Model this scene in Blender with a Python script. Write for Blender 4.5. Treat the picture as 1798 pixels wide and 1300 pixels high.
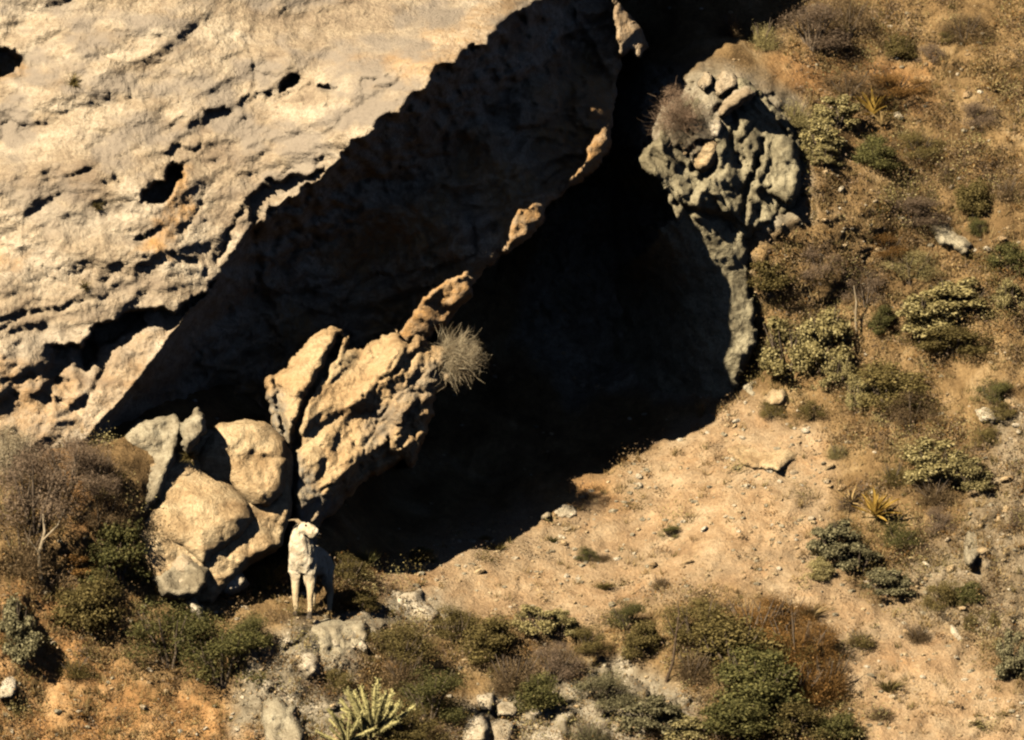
import bpy, math, random
import numpy as np
from mathutils import Vector, Matrix

for o in list(bpy.data.objects):
    bpy.data.objects.remove(o)
scene = bpy.context.scene
col = scene.collection
R = math.radians

# ------------------------------------------------------------------ camera
DIST = 150.0
PX = 150.0                       # photograph pixels per metre at Y = 0
cam = bpy.data.cameras.new('camera')
cam_o = bpy.data.objects.new('camera', cam)
col.objects.link(cam_o)
cam_o.location = (0, -DIST, 0)
cam_o.rotation_euler = (R(90), 0, 0)
cam.sensor_width = 36
cam.lens = 36 * DIST / (1798 / PX)
cam.clip_start = 1
cam.clip_end = 3000
scene.camera = cam_o

# ------------------------------------------------------------------ light
KX = 0.7                         # the sun's rays drift this far sideways per metre of depth
SUN = Vector((-KX, -1.0, 1.15 * KX)).normalized()
w = bpy.data.worlds.new('World')
scene.world = w
w.use_nodes = True
nt = w.node_tree
nt.nodes.clear()
sky = nt.nodes.new('ShaderNodeTexSky')
sky.sky_type = 'NISHITA'
sky.sun_disc = False
sky.air_density = 0.10              # thin, very clear desert air: a dark sky, deep shade
sky.dust_density = 0.05
sky.sun_elevation = math.asin(SUN.z)
sky.sun_rotation = math.atan2(SUN.x, SUN.y)
bg = nt.nodes.new('ShaderNodeBackground')
bg.inputs['Strength'].default_value = 0.05
out = nt.nodes.new('ShaderNodeOutputWorld')
nt.links.new(sky.outputs['Color'], bg.inputs['Color'])
nt.links.new(bg.outputs['Background'], out.inputs['Surface'])
sun = bpy.data.lights.new('sun', 'SUN')
sun.energy = 5.0
sun.angle = R(0.5)
sun.color = (1.0, 0.865, 0.66)
sun_o = bpy.data.objects.new('sun', sun)
col.objects.link(sun_o)
sun_o.location = SUN * 60
sun_o.rotation_euler = SUN.to_track_quat('Z', 'Y').to_euler()

vs = scene.view_settings
vs.view_transform = 'Standard'
vs.look = 'None'
vs.exposure = 1.24
vs.gamma = 1.0
vs.use_curve_mapping = False
scene.cycles.max_bounces = 3
scene.cycles.diffuse_bounces = 0
scene.cycles.filter_width = 2.3

# ------------------------------------------------------------------ numeric helpers
def P(px, py, Y):
    """photograph pixel -> world point on the plane at depth Y"""
    k = (DIST + Y) / DIST / PX
    return np.stack([(px - 899) * k, Y + 0 * px, (650 - py) * k], -1)

_rng = np.random.RandomState(7)
_perm = np.concatenate([_rng.permutation(256)] * 3)
_g = _rng.normal(size=(256, 3)); _g /= np.linalg.norm(_g, axis=1)[:, None]

def noise(x, y, z):
    xi, yi, zi = (np.floor(a).astype(int) for a in (x, y, z))
    xf, yf, zf = x - xi, y - yi, z - zi
    u, v, t = (a * a * a * (a * (a * 6 - 15) + 10) for a in (xf, yf, zf))
    xi &= 255; yi &= 255; zi &= 255
    r = 0
    for dx in (0, 1):
        wx = u if dx else 1 - u
        for dy in (0, 1):
            wy = v if dy else 1 - v
            for dz in (0, 1):
                wz = t if dz else 1 - t
                g = _g[_perm[_perm[_perm[(xi + dx) & 255] + ((yi + dy) & 255)] + ((zi + dz) & 255)]]
                r = r + wx * wy * wz * (g[..., 0] * (xf - dx) + g[..., 1] * (yf - dy) + g[..., 2] * (zf - dz))
    return r * 1.6

def fbm(x, y, z, octaves=5, gain=0.5, ridged=False):
    a, s = 1.0, 0
    for i in range(octaves):
        n = noise(x + 17.3 * i, y - 9.1 * i, z + 4.7 * i)
        s = s + a * ((0.5 - np.abs(n)) if ridged else n)
        x, y, z = x * 2.03, y * 2.03, z * 2.03
        a *= gain
    return s

def worley(x, y, seed=0):
    """distance to nearest cell point (F1), and second minus first (F2 - F1), and a value per cell"""
    xi, yi = np.floor(x).astype(int), np.floor(y).astype(int)
    f1 = np.full(x.shape, 9.0); f2 = np.full(x.shape, 9.0); cell = np.zeros(x.shape)
    for dx in (-1, 0, 1):
        for dy in (-1, 0, 1):
            cx, cy = xi + dx, yi + dy
            h = _perm[_perm[(cx + seed) & 255] + (cy & 255)]
            h2 = _perm[h + 57]
            d = np.hypot(cx + h / 255 - x, cy + h2 / 255 - y)
            cell = np.where(d < f1, _perm[h2 + 11] / 255.0, cell)
            f2 = np.where(d < f1, f1, np.minimum(f2, d))
            f1 = np.minimum(f1, d)
    return f1, f2 - f1, cell

def facet(x, y, seed=0):
    """angular relief: heights on a skewed lattice joined by flat triangles"""
    s_ = (x + y) * 0.366
    a, b = x + s_, y + s_
    i, j = np.floor(a).astype(int), np.floor(b).astype(int)
    u, v = a - i, b - j
    h = lambda p, q: _perm[_perm[(p + seed) & 255] + ((q + 3 * seed) & 255)] / 127.5 - 1
    up = u > v
    return np.where(up, (1 - u) * h(i, j) + (u - v) * h(i + 1, j) + v * h(i + 1, j + 1),
                    (1 - v) * h(i, j) + (v - u) * h(i, j + 1) + u * h(i + 1, j + 1))
def facets(x, y, seed=0, octaves=3, gain=0.45):
    wx_, wy_ = 0.35 * noise(x * .9, y * .9, 0 * x + seed), 0.35 * noise(x * .9 + 9, y * .9, 0 * x + seed)
    x, y = x + wx_, y + wy_
    r, a = 0, 1.0
    for k in range(octaves):
        c_, s_ = math.cos(1.1 * k + .4), math.sin(1.1 * k + .4)
        r = r + a * facet(x * c_ - y * s_, x * s_ + y * c_, seed + 7 * k)
        x, y, a = x * 2.3, y * 2.3, a * gain
    return r

def sstep(a, b, x):
    t = np.clip((x - a) / (b - a), 0, 1)
    return t * t * (3 - 2 * t)

def sd_poly(px, py, poly):
    """signed distance to polygon, positive inside"""
    poly = np.asarray(poly, float)
    n = len(poly)
    d = np.full(px.shape, 1e9)
    s = np.zeros(px.shape, bool)
    for i in range(n):
        a, b = poly[i], poly[(i + 1) % n]
        e = b - a
        wx, wy = px - a[0], py - a[1]
        t = np.clip((wx * e[0] + wy * e[1]) / max(e @ e, 1e-9), 0, 1)
        d = np.minimum(d, (wx - e[0] * t) ** 2 + (wy - e[1] * t) ** 2)
        if a[1] != b[1]:
            c = (a[1] > py) != (b[1] > py)
            s ^= c & (px < (b[0] - a[0]) * (py - a[1]) / (b[1] - a[1]) + a[0])
    d = np.sqrt(d)
    return np.where(s, d, -d)

def line_d(px, py, line):
    """distance to an open polyline, side (+1 below a line drawn from the left), 0..1 position along it"""
    line = np.asarray(line, float)
    L = np.hypot(*(line[1:] - line[:-1]).T)
    cum = np.concatenate([[0], np.cumsum(L)])
    best = np.full(px.shape, 1e9); side = np.zeros(px.shape); par = np.zeros(px.shape)
    for i in range(len(line) - 1):
        a, b = line[i], line[i + 1]
        e = b - a
        wx, wy = px - a[0], py - a[1]
        t = np.clip((wx * e[0] + wy * e[1]) / (e @ e), 0, 1)
        d = np.hypot(wx - e[0] * t, wy - e[1] * t)
        m = d < best
        best = np.where(m, d, best)
        side = np.where(m, np.sign(e[0] * wy - e[1] * wx), side)
        par = np.where(m, (cum[i] + t * L[i]) / cum[-1], par)
    return best, side, par

class TPS:
    def __init__(self, pts, smooth=0.0):
        pts = np.asarray(pts, float)
        self.c = pts[:, :2] / 300.0
        n = len(pts)
        d = np.linalg.norm(self.c[:, None] - self.c[None], axis=2)
        K = self.k(d) + smooth * np.eye(n)
        Q = np.concatenate([np.ones((n, 1)), self.c], 1)
        A = np.zeros((n + 3, n + 3))
        A[:n, :n] = K; A[:n, n:] = Q; A[n:, :n] = Q.T
        self.w = np.linalg.solve(A, np.concatenate([pts[:, 2], np.zeros(3)]))
    def k(self, d):
        return np.where(d > 1e-9, d * d * np.log(np.maximum(d, 1e-9)), 0)
    def __call__(self, px, py):
        x, y = px / 300.0, py / 300.0
        r = self.w[-3] + self.w[-2] * x + self.w[-1] * y
        for i in range(len(self.c)):
            r = r + self.w[i] * self.k(np.hypot(x - self.c[i, 0], y - self.c[i, 1]))
        return r

# ------------------------------------------------------------------ scene helpers
def mesh_from(name, V, F, smooth=True):
    me = bpy.data.meshes.new(name)
    V = np.asarray(V, np.float32); F = np.asarray(F, np.int32)
    me.vertices.add(len(V)); me.vertices.foreach_set('co', V.ravel())
    k = F.shape[1]
    me.loops.add(F.size); me.loops.foreach_set('vertex_index', F.ravel())
    me.polygons.add(len(F))
    me.polygons.foreach_set('loop_start', np.arange(0, F.size, k, dtype=np.int32))
    try:
        me.polygons.foreach_set('loop_total', np.full(len(F), k, np.int32))
    except Exception:
        pass
    me.polygons.foreach_set('use_smooth', np.full(len(F), smooth))
    me.update(calc_edges=True)
    me.validate()
    return me

def attr(me, name, rgb):
    a = me.color_attributes.new(name, 'FLOAT_COLOR', 'POINT')
    c = np.ones((len(me.vertices), 4), np.float32)
    for i, v in enumerate(rgb):
        c[:, i] = v
    a.data.foreach_set('color', c.ravel())

def link(name, me, mat=None, parent=None):
    o = bpy.data.objects.new(name, me)
    col.objects.link(o)
    if mat is not None:
        if len(me.materials) == 0:
            me.materials.append(mat)
    if parent is not None:
        o.parent = parent
    return o

def tag(o, label=None, cat=None, group=None, kind=None):
    if label: o['label'] = label
    if cat: o['category'] = cat
    if group: o['group'] = group
    if kind: o['kind'] = kind
    return o

def empty(name, loc=(0, 0, 0), rz=0.0):
    o = bpy.data.objects.new(name, None)
    col.objects.link(o)
    o.empty_display_size = 0.1
    o.location = Vector([float(v) for v in loc]); o.rotation_euler = (0, 0, rz)
    return o

# ------------------------------------------------------------------ materials
def new_mat(name, rough=0.9):
    m = bpy.data.materials.new(name)
    m.use_nodes = True
    nt = m.node_tree
    b = nt.nodes['Principled BSDF']
    b.inputs['Roughness'].default_value = rough
    b.inputs['Specular IOR Level'].default_value = 0.15
    return m, nt, b

def n_noise(nt, vec, scale, detail=4, rough=0.55, dist=0.0):
    n = nt.nodes.new('ShaderNodeTexNoise')
    n.inputs['Scale'].default_value = scale
    n.inputs['Detail'].default_value = detail
    n.inputs['Roughness'].default_value = rough
    n.inputs['Distortion'].default_value = dist
    nt.links.new(vec, n.inputs['Vector'])
    return n.outputs['Fac']

def n_ramp(nt, fac, stops):
    r = nt.nodes.new('ShaderNodeValToRGB')
    el = r.color_ramp.elements
    while len(el) < len(stops): el.new(0.5)
    for e, (p, c) in zip(el, stops):
        e.position = p
        e.color = (c, c, c, 1) if isinstance(c, (int, float)) else (*c, 1)
    nt.links.new(fac, r.inputs['Fac'])
    return r.outputs['Color']

def n_mix(nt, fac, a, b, mode='MIX'):
    m = nt.nodes.new('ShaderNodeMix')
    m.data_type = 'RGBA'; m.blend_type = mode
    for sock, v in ((m.inputs[0], fac), (m.inputs[6], a), (m.inputs[7], b)):
        if hasattr(v, 'links') or hasattr(v, 'is_linked'):
            nt.links.new(v, sock)
        elif isinstance(v, (int, float)):
            sock.default_value = v
        else:
            sock.default_value = (*v, 1)
    return m.outputs[2]

def coords(nt, rot=(0, 0, 0), scale=(1, 1, 1), obj=False):
    t = nt.nodes.new('ShaderNodeTexCoord')
    m = nt.nodes.new('ShaderNodeMapping')
    m.inputs['Rotation'].default_value = rot
    m.inputs['Scale'].default_value = scale
    if obj:
        nt.links.new(t.outputs['Object'], m.inputs['Vector'])
    else:
        g = nt.nodes.new('ShaderNodeNewGeometry')
        nt.links.new(g.outputs['Position'], m.inputs['Vector'])
    return m.outputs['Vector']

def n_bump(nt, b, h, strength, dist):
    bp = nt.nodes.new('ShaderNodeBump')
    bp.inputs['Strength'].default_value = strength
    bp.inputs['Distance'].default_value = dist
    nt.links.new(h, bp.inputs['Height'])
    nt.links.new(bp.outputs['Normal'], b.inputs['Normal'])

def n_attr(nt, name):
    a = nt.nodes.new('ShaderNodeVertexColor'); a.layer_name = name
    s = nt.nodes.new('ShaderNodeSeparateColor')
    nt.links.new(a.outputs['Color'], s.inputs['Color'])
    return s.outputs['Red'], s.outputs['Green'], s.outputs['Blue']

def rock_mat(name, pale, mid, dark, stain_shade=None, attr_name=None, grain=0.5, bump=0.035, patch=1.1):
    m, nt, b = new_mat(name, 0.92)
    v = coords(nt)
    vb = coords(nt, rot=(0, R(18), 0), scale=(0.55, 0.8, 1.5))
    big = n_noise(nt, vb, patch, 6, 0.62, 0.6)
    c = n_ramp(nt, big, [(0.36, dark), (0.46, mid), (0.60, pale)])
    med = n_noise(nt, v, 6.5, 5, 0.65)
    c = n_mix(nt, n_ramp(nt, med, [(0.38, 0.55), (0.56, 0.0)]), c, dark)
    fine = n_noise(nt, v, 26, 4, 0.7)
    c = n_mix(nt, grain, c, n_ramp(nt, fine, [(0.32, (0.38, 0.34, 0.30)), (0.5, (0.5, 0.5, 0.5)), (0.68, (0.66, 0.65, 0.63))]), 'OVERLAY')
    vfine = n_noise(nt, v, 75, 2, 0.6)
    c = n_mix(nt, 0.45, c, n_ramp(nt, vfine, [(0.36, (0.33, 0.31, 0.28)), (0.5, (0.5, 0.5, 0.5)), (0.64, (0.70, 0.69, 0.66))]), 'OVERLAY')
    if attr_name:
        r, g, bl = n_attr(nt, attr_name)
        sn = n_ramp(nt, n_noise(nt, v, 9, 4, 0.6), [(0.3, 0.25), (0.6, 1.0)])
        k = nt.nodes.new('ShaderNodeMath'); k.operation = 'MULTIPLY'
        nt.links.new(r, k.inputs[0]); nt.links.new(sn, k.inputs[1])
        c = n_mix(nt, k.outputs[0], c, stain_shade)
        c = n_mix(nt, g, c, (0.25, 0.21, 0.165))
    nt.links.new(c, b.inputs['Base Color'])
    add = nt.nodes.new('ShaderNodeMath'); add.operation = 'ADD'
    nt.links.new(med, add.inputs[0]); nt.links.new(fine, add.inputs[1])
    n_bump(nt, b, add.outputs[0], 0.9, bump)
    return m

M_CLIFF = rock_mat('cliff_rock', (0.47, 0.40, 0.30), (0.345, 0.275, 0.19), (0.215, 0.165, 0.115), stain_shade=(0.44, 0.24, 0.08), attr_name='zone')  # tint for real stains and for the painted bounce and shade under the overhang
M_BUTT = rock_mat('buttress_rock', (0.46, 0.35, 0.205), (0.42, 0.29, 0.155), (0.27, 0.18, 0.095), stain_shade=(0.25, 0.22, 0.17), attr_name='zone', patch=1.6)
M_BOULD = rock_mat('boulder_rock', (0.42, 0.35, 0.25), (0.36, 0.285, 0.19), (0.22, 0.17, 0.11), patch=1.8)
M_GREY = rock_mat('grey_rock', (0.36, 0.32, 0.23), (0.29, 0.25, 0.175), (0.18, 0.15, 0.10), patch=2.2)
M_CRAG = rock_mat('crag_rock', (0.32, 0.285, 0.19), (0.245, 0.215, 0.14), (0.145, 0.125, 0.08), patch=2.0)
M_WHITE = rock_mat('pale_rock', (0.52, 0.46, 0.36), (0.43, 0.37, 0.27), (0.27, 0.22, 0.15), patch=2.5)
M_TAN = rock_mat('tan_rock', (0.46, 0.36, 0.22), (0.40, 0.29, 0.165), (0.25, 0.17, 0.09), patch=2.0)

def hill_mat():
    m, nt, b = new_mat('hillside_soil', 0.95)
    v = coords(nt)
    r, g, bl = n_attr(nt, 'zone')          # sand, rock, orange soil
    soil = n_ramp(nt, n_noise(nt, v, 1.5, 8, 0.66, 0.5), [(0.30, (0.095, 0.060, 0.027)), (0.44, (0.17, 0.109, 0.049)), (0.56, (0.245, 0.163, 0.076)), (0.70, (0.33, 0.243, 0.135))])
    sand = n_ramp(nt, n_noise(nt, v, 2.6, 8, 0.68), [(0.30, (0.235, 0.152, 0.082)), (0.47, (0.345, 0.235, 0.133)), (0.66, (0.43, 0.325, 0.205))])
    sand = n_mix(nt, n_ramp(nt, n_noise(nt, v, 0.75, 5, 0.6, .8), [(.40, 0.0), (.62, .75)]), sand, (0.27, 0.205, 0.13))
    sand = n_mix(nt, n_ramp(nt, n_noise(nt, v, 1.35, 5, 0.65, .5), [(.56, 0.0), (.72, .55)]), sand, (0.36, 0.20, 0.085))
    rock = n_ramp(nt, n_noise(nt, v, 3.2, 7, 0.66, 0.4), [(0.30, (0.13, 0.105, 0.07)), (0.46, (0.24, 0.205, 0.145)), (0.66, (0.37, 0.325, 0.245))])
    oran = n_ramp(nt, n_noise(nt, v, 2.8, 7, 0.66), [(0.30, (0.19, 0.10, 0.042)), (0.5, (0.345, 0.195, 0.08)), (0.7, (0.43, 0.285, 0.145))])
    c = n_mix(nt, r, soil, sand)
    c = n_mix(nt, g, c, rock)
    c = n_mix(nt, bl, c, oran)
    med = n_noise(nt, v, 9, 5, 0.7)
    fine = n_noise(nt, v, 34, 3, 0.7)
    c = n_mix(nt, 0.55, c, n_ramp(nt, med, [(0.35, (0.36, 0.34, 0.30)), (0.5, (0.5, 0.5, 0.5)), (0.66, (0.64, 0.63, 0.62))]), 'OVERLAY')
    c = n_mix(nt, 0.6, c, n_ramp(nt, fine, [(0.33, (0.34, 0.31, 0.28)), (0.5, (0.5, 0.5, 0.5)), (0.67, (0.68, 0.66, 0.62))]), 'OVERLAY')
    nt.links.new(c, b.inputs['Base Color'])
    add = nt.nodes.new('ShaderNodeMath'); add.operation = 'ADD'
    nt.links.new(med, add.inputs[0]); nt.links.new(fine, add.inputs[1])
    n_bump(nt, b, add.outputs[0], 1.0, 0.04)
    return m
M_HILL = hill_mat()

def leaf_mat(name, dark, mid, light, rough=0.7, trans=0.25):
    m, nt, b = new_mat(name, rough)
    g = nt.nodes.new('ShaderNodeNewGeometry')
    oi = nt.nodes.new('ShaderNodeObjectInfo')
    c = n_ramp(nt, g.outputs['Random Per Island'], [(0.05, dark), (0.5, mid), (0.95, light)])
    hsv = nt.nodes.new('ShaderNodeHueSaturation')
    mr = nt.nodes.new('ShaderNodeMapRange')
    mr.inputs['To Min'].default_value = 0.8; mr.inputs['To Max'].default_value = 1.2
    nt.links.new(oi.outputs['Random'], mr.inputs['Value'])
    nt.links.new(mr.outputs['Result'], hsv.inputs['Value'])
    nt.links.new(c, hsv.inputs['Color'])
    nt.links.new(hsv.outputs['Color'], b.inputs['Base Color'])
    tr = nt.nodes.new('ShaderNodeBsdfTranslucent'); mx = nt.nodes.new('ShaderNodeMixShader')
    nt.links.new(hsv.outputs['Color'], tr.inputs['Color'])
    mx.inputs[0].default_value = 0.38
    nt.links.new(b.outputs[0], mx.inputs[1]); nt.links.new(tr.outputs[0], mx.inputs[2])
    nt.links.new(mx.outputs[0], nt.nodes['Material Output'].inputs['Surface'])
    return m
M_LEAF = {
    'dark': leaf_mat('dark_green_leaf', (0.050, 0.050, 0.017), (0.115, 0.11, 0.037), (0.20, 0.18, 0.065)),
    'olive': leaf_mat('olive_leaf', (0.075, 0.058, 0.020), (0.155, 0.122, 0.042), (0.26, 0.205, 0.08)),
    'pale': leaf_mat('pale_leaf', (0.17, 0.14, 0.055), (0.33, 0.275, 0.115), (0.48, 0.41, 0.20)),
    'grey': leaf_mat('grey_green_leaf', (0.095, 0.085, 0.045), (0.19, 0.17, 0.09), (0.31, 0.28, 0.16)),
    'brown': leaf_mat('dry_brown_leaf', (0.085, 0.056, 0.028), (0.18, 0.122, 0.062), (0.30, 0.215, 0.12)),
    'purple': leaf_mat('bare_twig_grey', (0.10, 0.07, 0.046), (0.21, 0.15, 0.10), (0.34, 0.25, 0.17)),
    'orange': leaf_mat('rust_leaf', (0.105, 0.054, 0.016), (0.225, 0.118, 0.035), (0.35, 0.20, 0.068)),
    'pink': leaf_mat('faded_pink_twig', (0.13, 0.085, 0.055), (0.23, 0.155, 0.10), (0.34, 0.245, 0.17)),
    'straw': leaf_mat('straw_blade', (0.20, 0.125, 0.05), (0.34, 0.235, 0.10), (0.48, 0.36, 0.18)),
    'hay': leaf_mat('pale_hay_blade', (0.24, 0.19, 0.12), (0.38, 0.31, 0.20), (0.52, 0.45, 0.31)),
    'yellow': leaf_mat('yellow_leaf', (0.26, 0.15, 0.025), (0.46, 0.29, 0.06), (0.60, 0.42, 0.12)),
}
def plain_mat(name, c1, c2, scale=12, rough=0.85, bump=0.0):
    m, nt, b = new_mat(name, rough)
    v = coords(nt, obj=True)
    f = n_noise(nt, v, scale, 5, 0.65)
    nt.links.new(n_ramp(nt, f, [(0.35, c1), (0.65, c2)]), b.inputs['Base Color'])
    if bump:
        n_bump(nt, b, n_noise(nt, v, scale * 5, 3, 0.6), 0.8, bump)
    return m
M_STEM = plain_mat('shrub_bark', (0.075, 0.055, 0.038), (0.16, 0.125, 0.09))
M_DEAD = plain_mat('bleached_wood', (0.20, 0.155, 0.10), (0.34, 0.28, 0.19))
M_DARKWOOD = plain_mat('dark_wood', (0.05, 0.035, 0.022), (0.10, 0.07, 0.045))

# ------------------------------------------------------------------ the hillside (height field of the slope)
HILL_PTS = [
    (1790, 1300, -1.9), (1790, 1000, 0.3), (1790, 700, 2.2), (1790, 400, 3.6), (1790, 100, 5.5), (1790, -300, 8),
    (1500, 1300, -2.2), (1500, 1150, -1.0), (1500, 1000, 0.3), (1500, 850, 1.4), (1500, 700, 2.5), (1500, 550, 3.3),
    (1500, 400, 3.15), (1500, 250, 4.0), (1500, 100, 5.2), (1500, -200, 7.2),
    (1285, 690, 3.0), (1285, 620, 3.5), (1300, 1300, -2.4), (1300, 1100, -0.8), (1300, 950, 0.6), (1300, 800, 1.9),
    (1330, 100, 4.4), (1350, 300, 3.0), (1350, 200, 3.3), (1415, 350, 2.95), (1420, 430, 2.85), (1240, 470, 3.5), (1300, 470, 3.1), (1300, 420, 2.95), (1350, 400, 2.9), (1340, 560, 3.15), (1450, 330, 3.0), (1170, 412, 3.3),
    (1200, 340, 2.7), (1135, 290, 2.7), (1185, 180, 2.9), (1240, 140, 3.3),
    (1100, 450, 4.6), (1000, 450, 4.8), (1000, 600, 4.6), (1100, 650, 4.2), (1200, 600, 3.9), (1050, 750, 3.2), (900, 700, 3.8),
    (1180, 700, 3.3), (1080, 150, 5.0), (1000, 300, 5.0), (1150, 50, 5.2), (1050, -100, 6.0), (1080, 330, 4.6),
    (1190, 770, 2.4), (1080, 850, 1.8), (940, 895, 1.3), (780, 940, 0.6), (660, 990, -.5), (700, 900, 1.3), (850, 850, 2.2),
    (600, 960, -0.95), (530, 960, -1.3), (800, 1050, -0.6), (800, 1000, -.1), (1000, 1100, -0.85), (1000, 1000, 0.35),
    (1150, 950, 0.9), (1150, 1050, -0.2), (1000, 930, 1.0),
    (530, 1088, -2.7), (585, 1080, -2.05), (640, 1078, -1.9), (480, 1085, -2.75), (540, 1045, -1.75), (400, 1060, -2.6), (540, 1112, -2.95),
    (540, 1200, -3.4), (540, 1300, -4.1), (300, 1060, -3.0), (300, 1150, -3.4), (300, 1300, -4.2), (100, 800, -3.15),
    (100, 1000, -3.45), (100, 1150, -4.0), (100, 1300, -4.8), (-300, 800, -3.9), (-300, 1300, -5.6), (300, 800, -2.3), (200, 800, -2.85),
    (300, 950, -2.6), (420, 950, -1.2), (450, 800, -1.0), (800, 1150, -1.8), (800, 1300, -3.2), (1000, 1200, -1.8),
    (500, 500, 3), (300, 300, 5), (0, 400, 4), (0, 0, 7), (500, 0, 7), (-400, 0, 8), (300, 600, 1.0), (0, 650, 1.0), (-400, 500, 3),
    (900, 1900, -8), (-600, 1900, -9), (2500, 1900, -7), (2500, 1000, 0.5), (2500, 300, 5), (2500, -500, 10), (900, -600, 10),
    (1790, -600, 10.5), (-600, -600, 11),
]
hill_tps = TPS(HILL_PTS, 0.002)

Z_SAND = [(660, 995), (780, 935), (930, 880), (1080, 840), (1200, 740), (1300, 690), (1420, 740), (1470, 830), (1440, 950), (1480, 1030), (1620, 1080),
          (1800, 1220), (1900, 1400), (1560, 1400), (1480, 1150), (1330, 1040), (1180, 1050), (1000, 1110), (780, 1080), (680, 1040)]
Z_ROCK = [[(1120, 120), (1330, 120), (1420, 200), (1420, 380), (1310, 420), (1320, 640), (1280, 680), (1000, 700), (900, 600), (950, 380), (1050, 250)],
          [(560, 1085), (780, 1030), (800, 1090), (640, 1130), (600, 1300), (380, 1300), (460, 1110)],
          [(940, 1190), (1100, 1150), (1220, 1230), (1230, 1330), (780, 1330), (800, 1230)],
          [(1560, 1000), (1700, 900), (1760, 700), (1830, 700), (1830, 1100), (1740, 1140), (1620, 1080)]]
Z_ORAN = [[(-50, 1030), (90, 1020), (160, 1140), (260, 1200), (480, 1250), (480, 1340), (-50, 1340)],
          [(0, 700), (140, 790), (240, 930), (160, 960), (60, 800), (-50, 760)],
          [(1350, 100), (1640, 110), (1640, 200), (1400, 170)], [(930, 850), (1060, 850), (1100, 890), (960, 900)]]

def warp(px, py, a, s, seed=0.0):
    return (px + a * fbm(px / s, py / s, seed + 0 * px, 4), py + a * fbm(px / s + 31.7, py / s + 11.3, seed + 0 * px, 4))

def axis(lo, hi, ilo, ihi, step, grow):
    inner = list(np.arange(ilo, ihi + step * .5, step))
    a, d = [], step
    x = ilo
    while x > lo:
        d *= grow; x -= d; a.append(x)
    b, d, x = [], step, inner[-1]
    while x < hi:
        d *= grow; x += d; b.append(x)
    return np.array(a[::-1] + inner + b)

HX = axis(-5200, 7200, -40, 1840, 4.0, 1.13)
HY = axis(-1500, 2600, -30, 1330, 4.0, 1.13)
gx, gy = np.meshgrid(HX, HY)
def hill_zones(px, py):
    wx, wy = warp(px, py, 22, 70, 3.0)
    sand = sstep(-28, 28, sd_poly(wx, wy, Z_SAND))
    rock = np.zeros(px.shape)
    for p, kr in zip(Z_ROCK, (1, 1, 1, .55)): rock = np.maximum(rock, kr * sstep(-25, 25, sd_poly(wx, wy, p)))
    oran = np.zeros(px.shape)
    for p in Z_ORAN: oran = np.maximum(oran, sstep(-30, 30, sd_poly(wx, wy, p)))
    return sand, rock, oran * (1 - rock)

def hill_y(px, py):
    cx, cy = np.clip(px, -900, 2700), np.clip(py, -900, 2100)
    Y = hill_tps(cx, cy)
    Y = Y - 0.0088 * (py - cy) + 0.0006 * np.abs(px - cx)
    sand, rock, oran = hill_zones(px, py)
    x, y = px / 150, py / 150
    big = fbm(x * 0.9, y * 0.9, 0 * x + 5.0, 3)
    med = fbm(x * 2.6 + 3, y * 2.6, 0 * x + 9.0, 4)
    f1, f21, cell = worley(x * 4.2 + 0.3 * med, y * 4.2 + 0.3 * big, 3)
    g1, g21, cell2 = worley(x * 1.7 + 0.4 * med, y * 1.1, 11)
    rough = 0.27 + 0.22 * rock + 0.16 * (1 - sand)
    rough = rough * np.clip(1 - 0.6 * np.exp(-(((px - 560) / 90) ** 2 + ((py - 1080) / 28) ** 2)), 0.3, 1)
    Y = Y + 0.16 * big * (1 - 0.6 * sand) + 0.24 * rough * med
    Y = Y - 0.16 * rock * (cell2 - 0.5) + 0.12 * rock * np.exp(-g21 * 14)
    Y = Y + 0.045 * sand * fbm(x * 3.2 + y * 1.5, y * .9 - x * .3, 0 * x + 19, 4, .6, True)
    Y = Y - 0.10 * rough * (cell - 0.5) * sstep(0.03, 0.25, f21)
    Y = Y + 0.035 * rough * fbm(x * 14, y * 14, 0 * x, 3)
    return Y
hill_Y = hill_y(gx, gy)
sand, rock, oran = hill_zones(gx, gy)

def Yat(px, py):
    """depth of the slope surface where the photograph's pixel looks at it"""
    j = int(np.clip(np.searchsorted(HX, px) - 1, 0, len(HX) - 2)); i = int(np.clip(np.searchsorted(HY, py) - 1, 0, len(HY) - 2))
    u = (px - HX[j]) / (HX[j + 1] - HX[j]); v = (py - HY[i]) / (HY[i + 1] - HY[i])
    H = hill_Y
    return float((H[i, j] * (1 - u) + H[i, j + 1] * u) * (1 - v) + (H[i + 1, j] * (1 - u) + H[i + 1, j + 1] * u) * v)
def ground(px, py):
    return P(np.float64(px), np.float64(py), Yat(px, py))

def grid_faces(ny, nx):
    idx = np.arange(ny * nx).reshape(ny, nx)
    return np.stack([idx[:-1, :-1], idx[1:, :-1], idx[1:, 1:], idx[:-1, 1:]], -1).reshape(-1, 4)

me = mesh_from('hillside', P(gx, gy, hill_Y).reshape(-1, 3), grid_faces(*gx.shape))
attr(me, 'zone', (sand.ravel(), rock.ravel(), oran.ravel()))
tag(link('hillside', me, M_HILL), kind='structure')

# the valley between the slope and the hill the photograph was taken from
vx = np.linspace(-600, 600, 61); vy = np.concatenate([np.linspace(-1500, -200, 14), np.linspace(-190, 60, 51), np.linspace(80, 900, 14)])
ax, ay = np.meshgrid(vx, vy)
az = -34 + 32.2 * sstep(-95, -147, ay) - 2.5 * fbm(ax / 60, ay / 60, 0 * ax, 4) * sstep(-147, -125, ay) 
az = np.where(ay > 20, az - 10, az)
me = mesh_from('valley_floor', np.stack([ax, ay, az], -1).reshape(-1, 3), grid_faces(*ax.shape)[:, ::-1])
attr(me, 'zone', (np.full(ax.size, .3), np.zeros(ax.size), np.full(ax.size, .2)))
tag(link('valley_floor', me, M_HILL), kind='structure')

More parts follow.
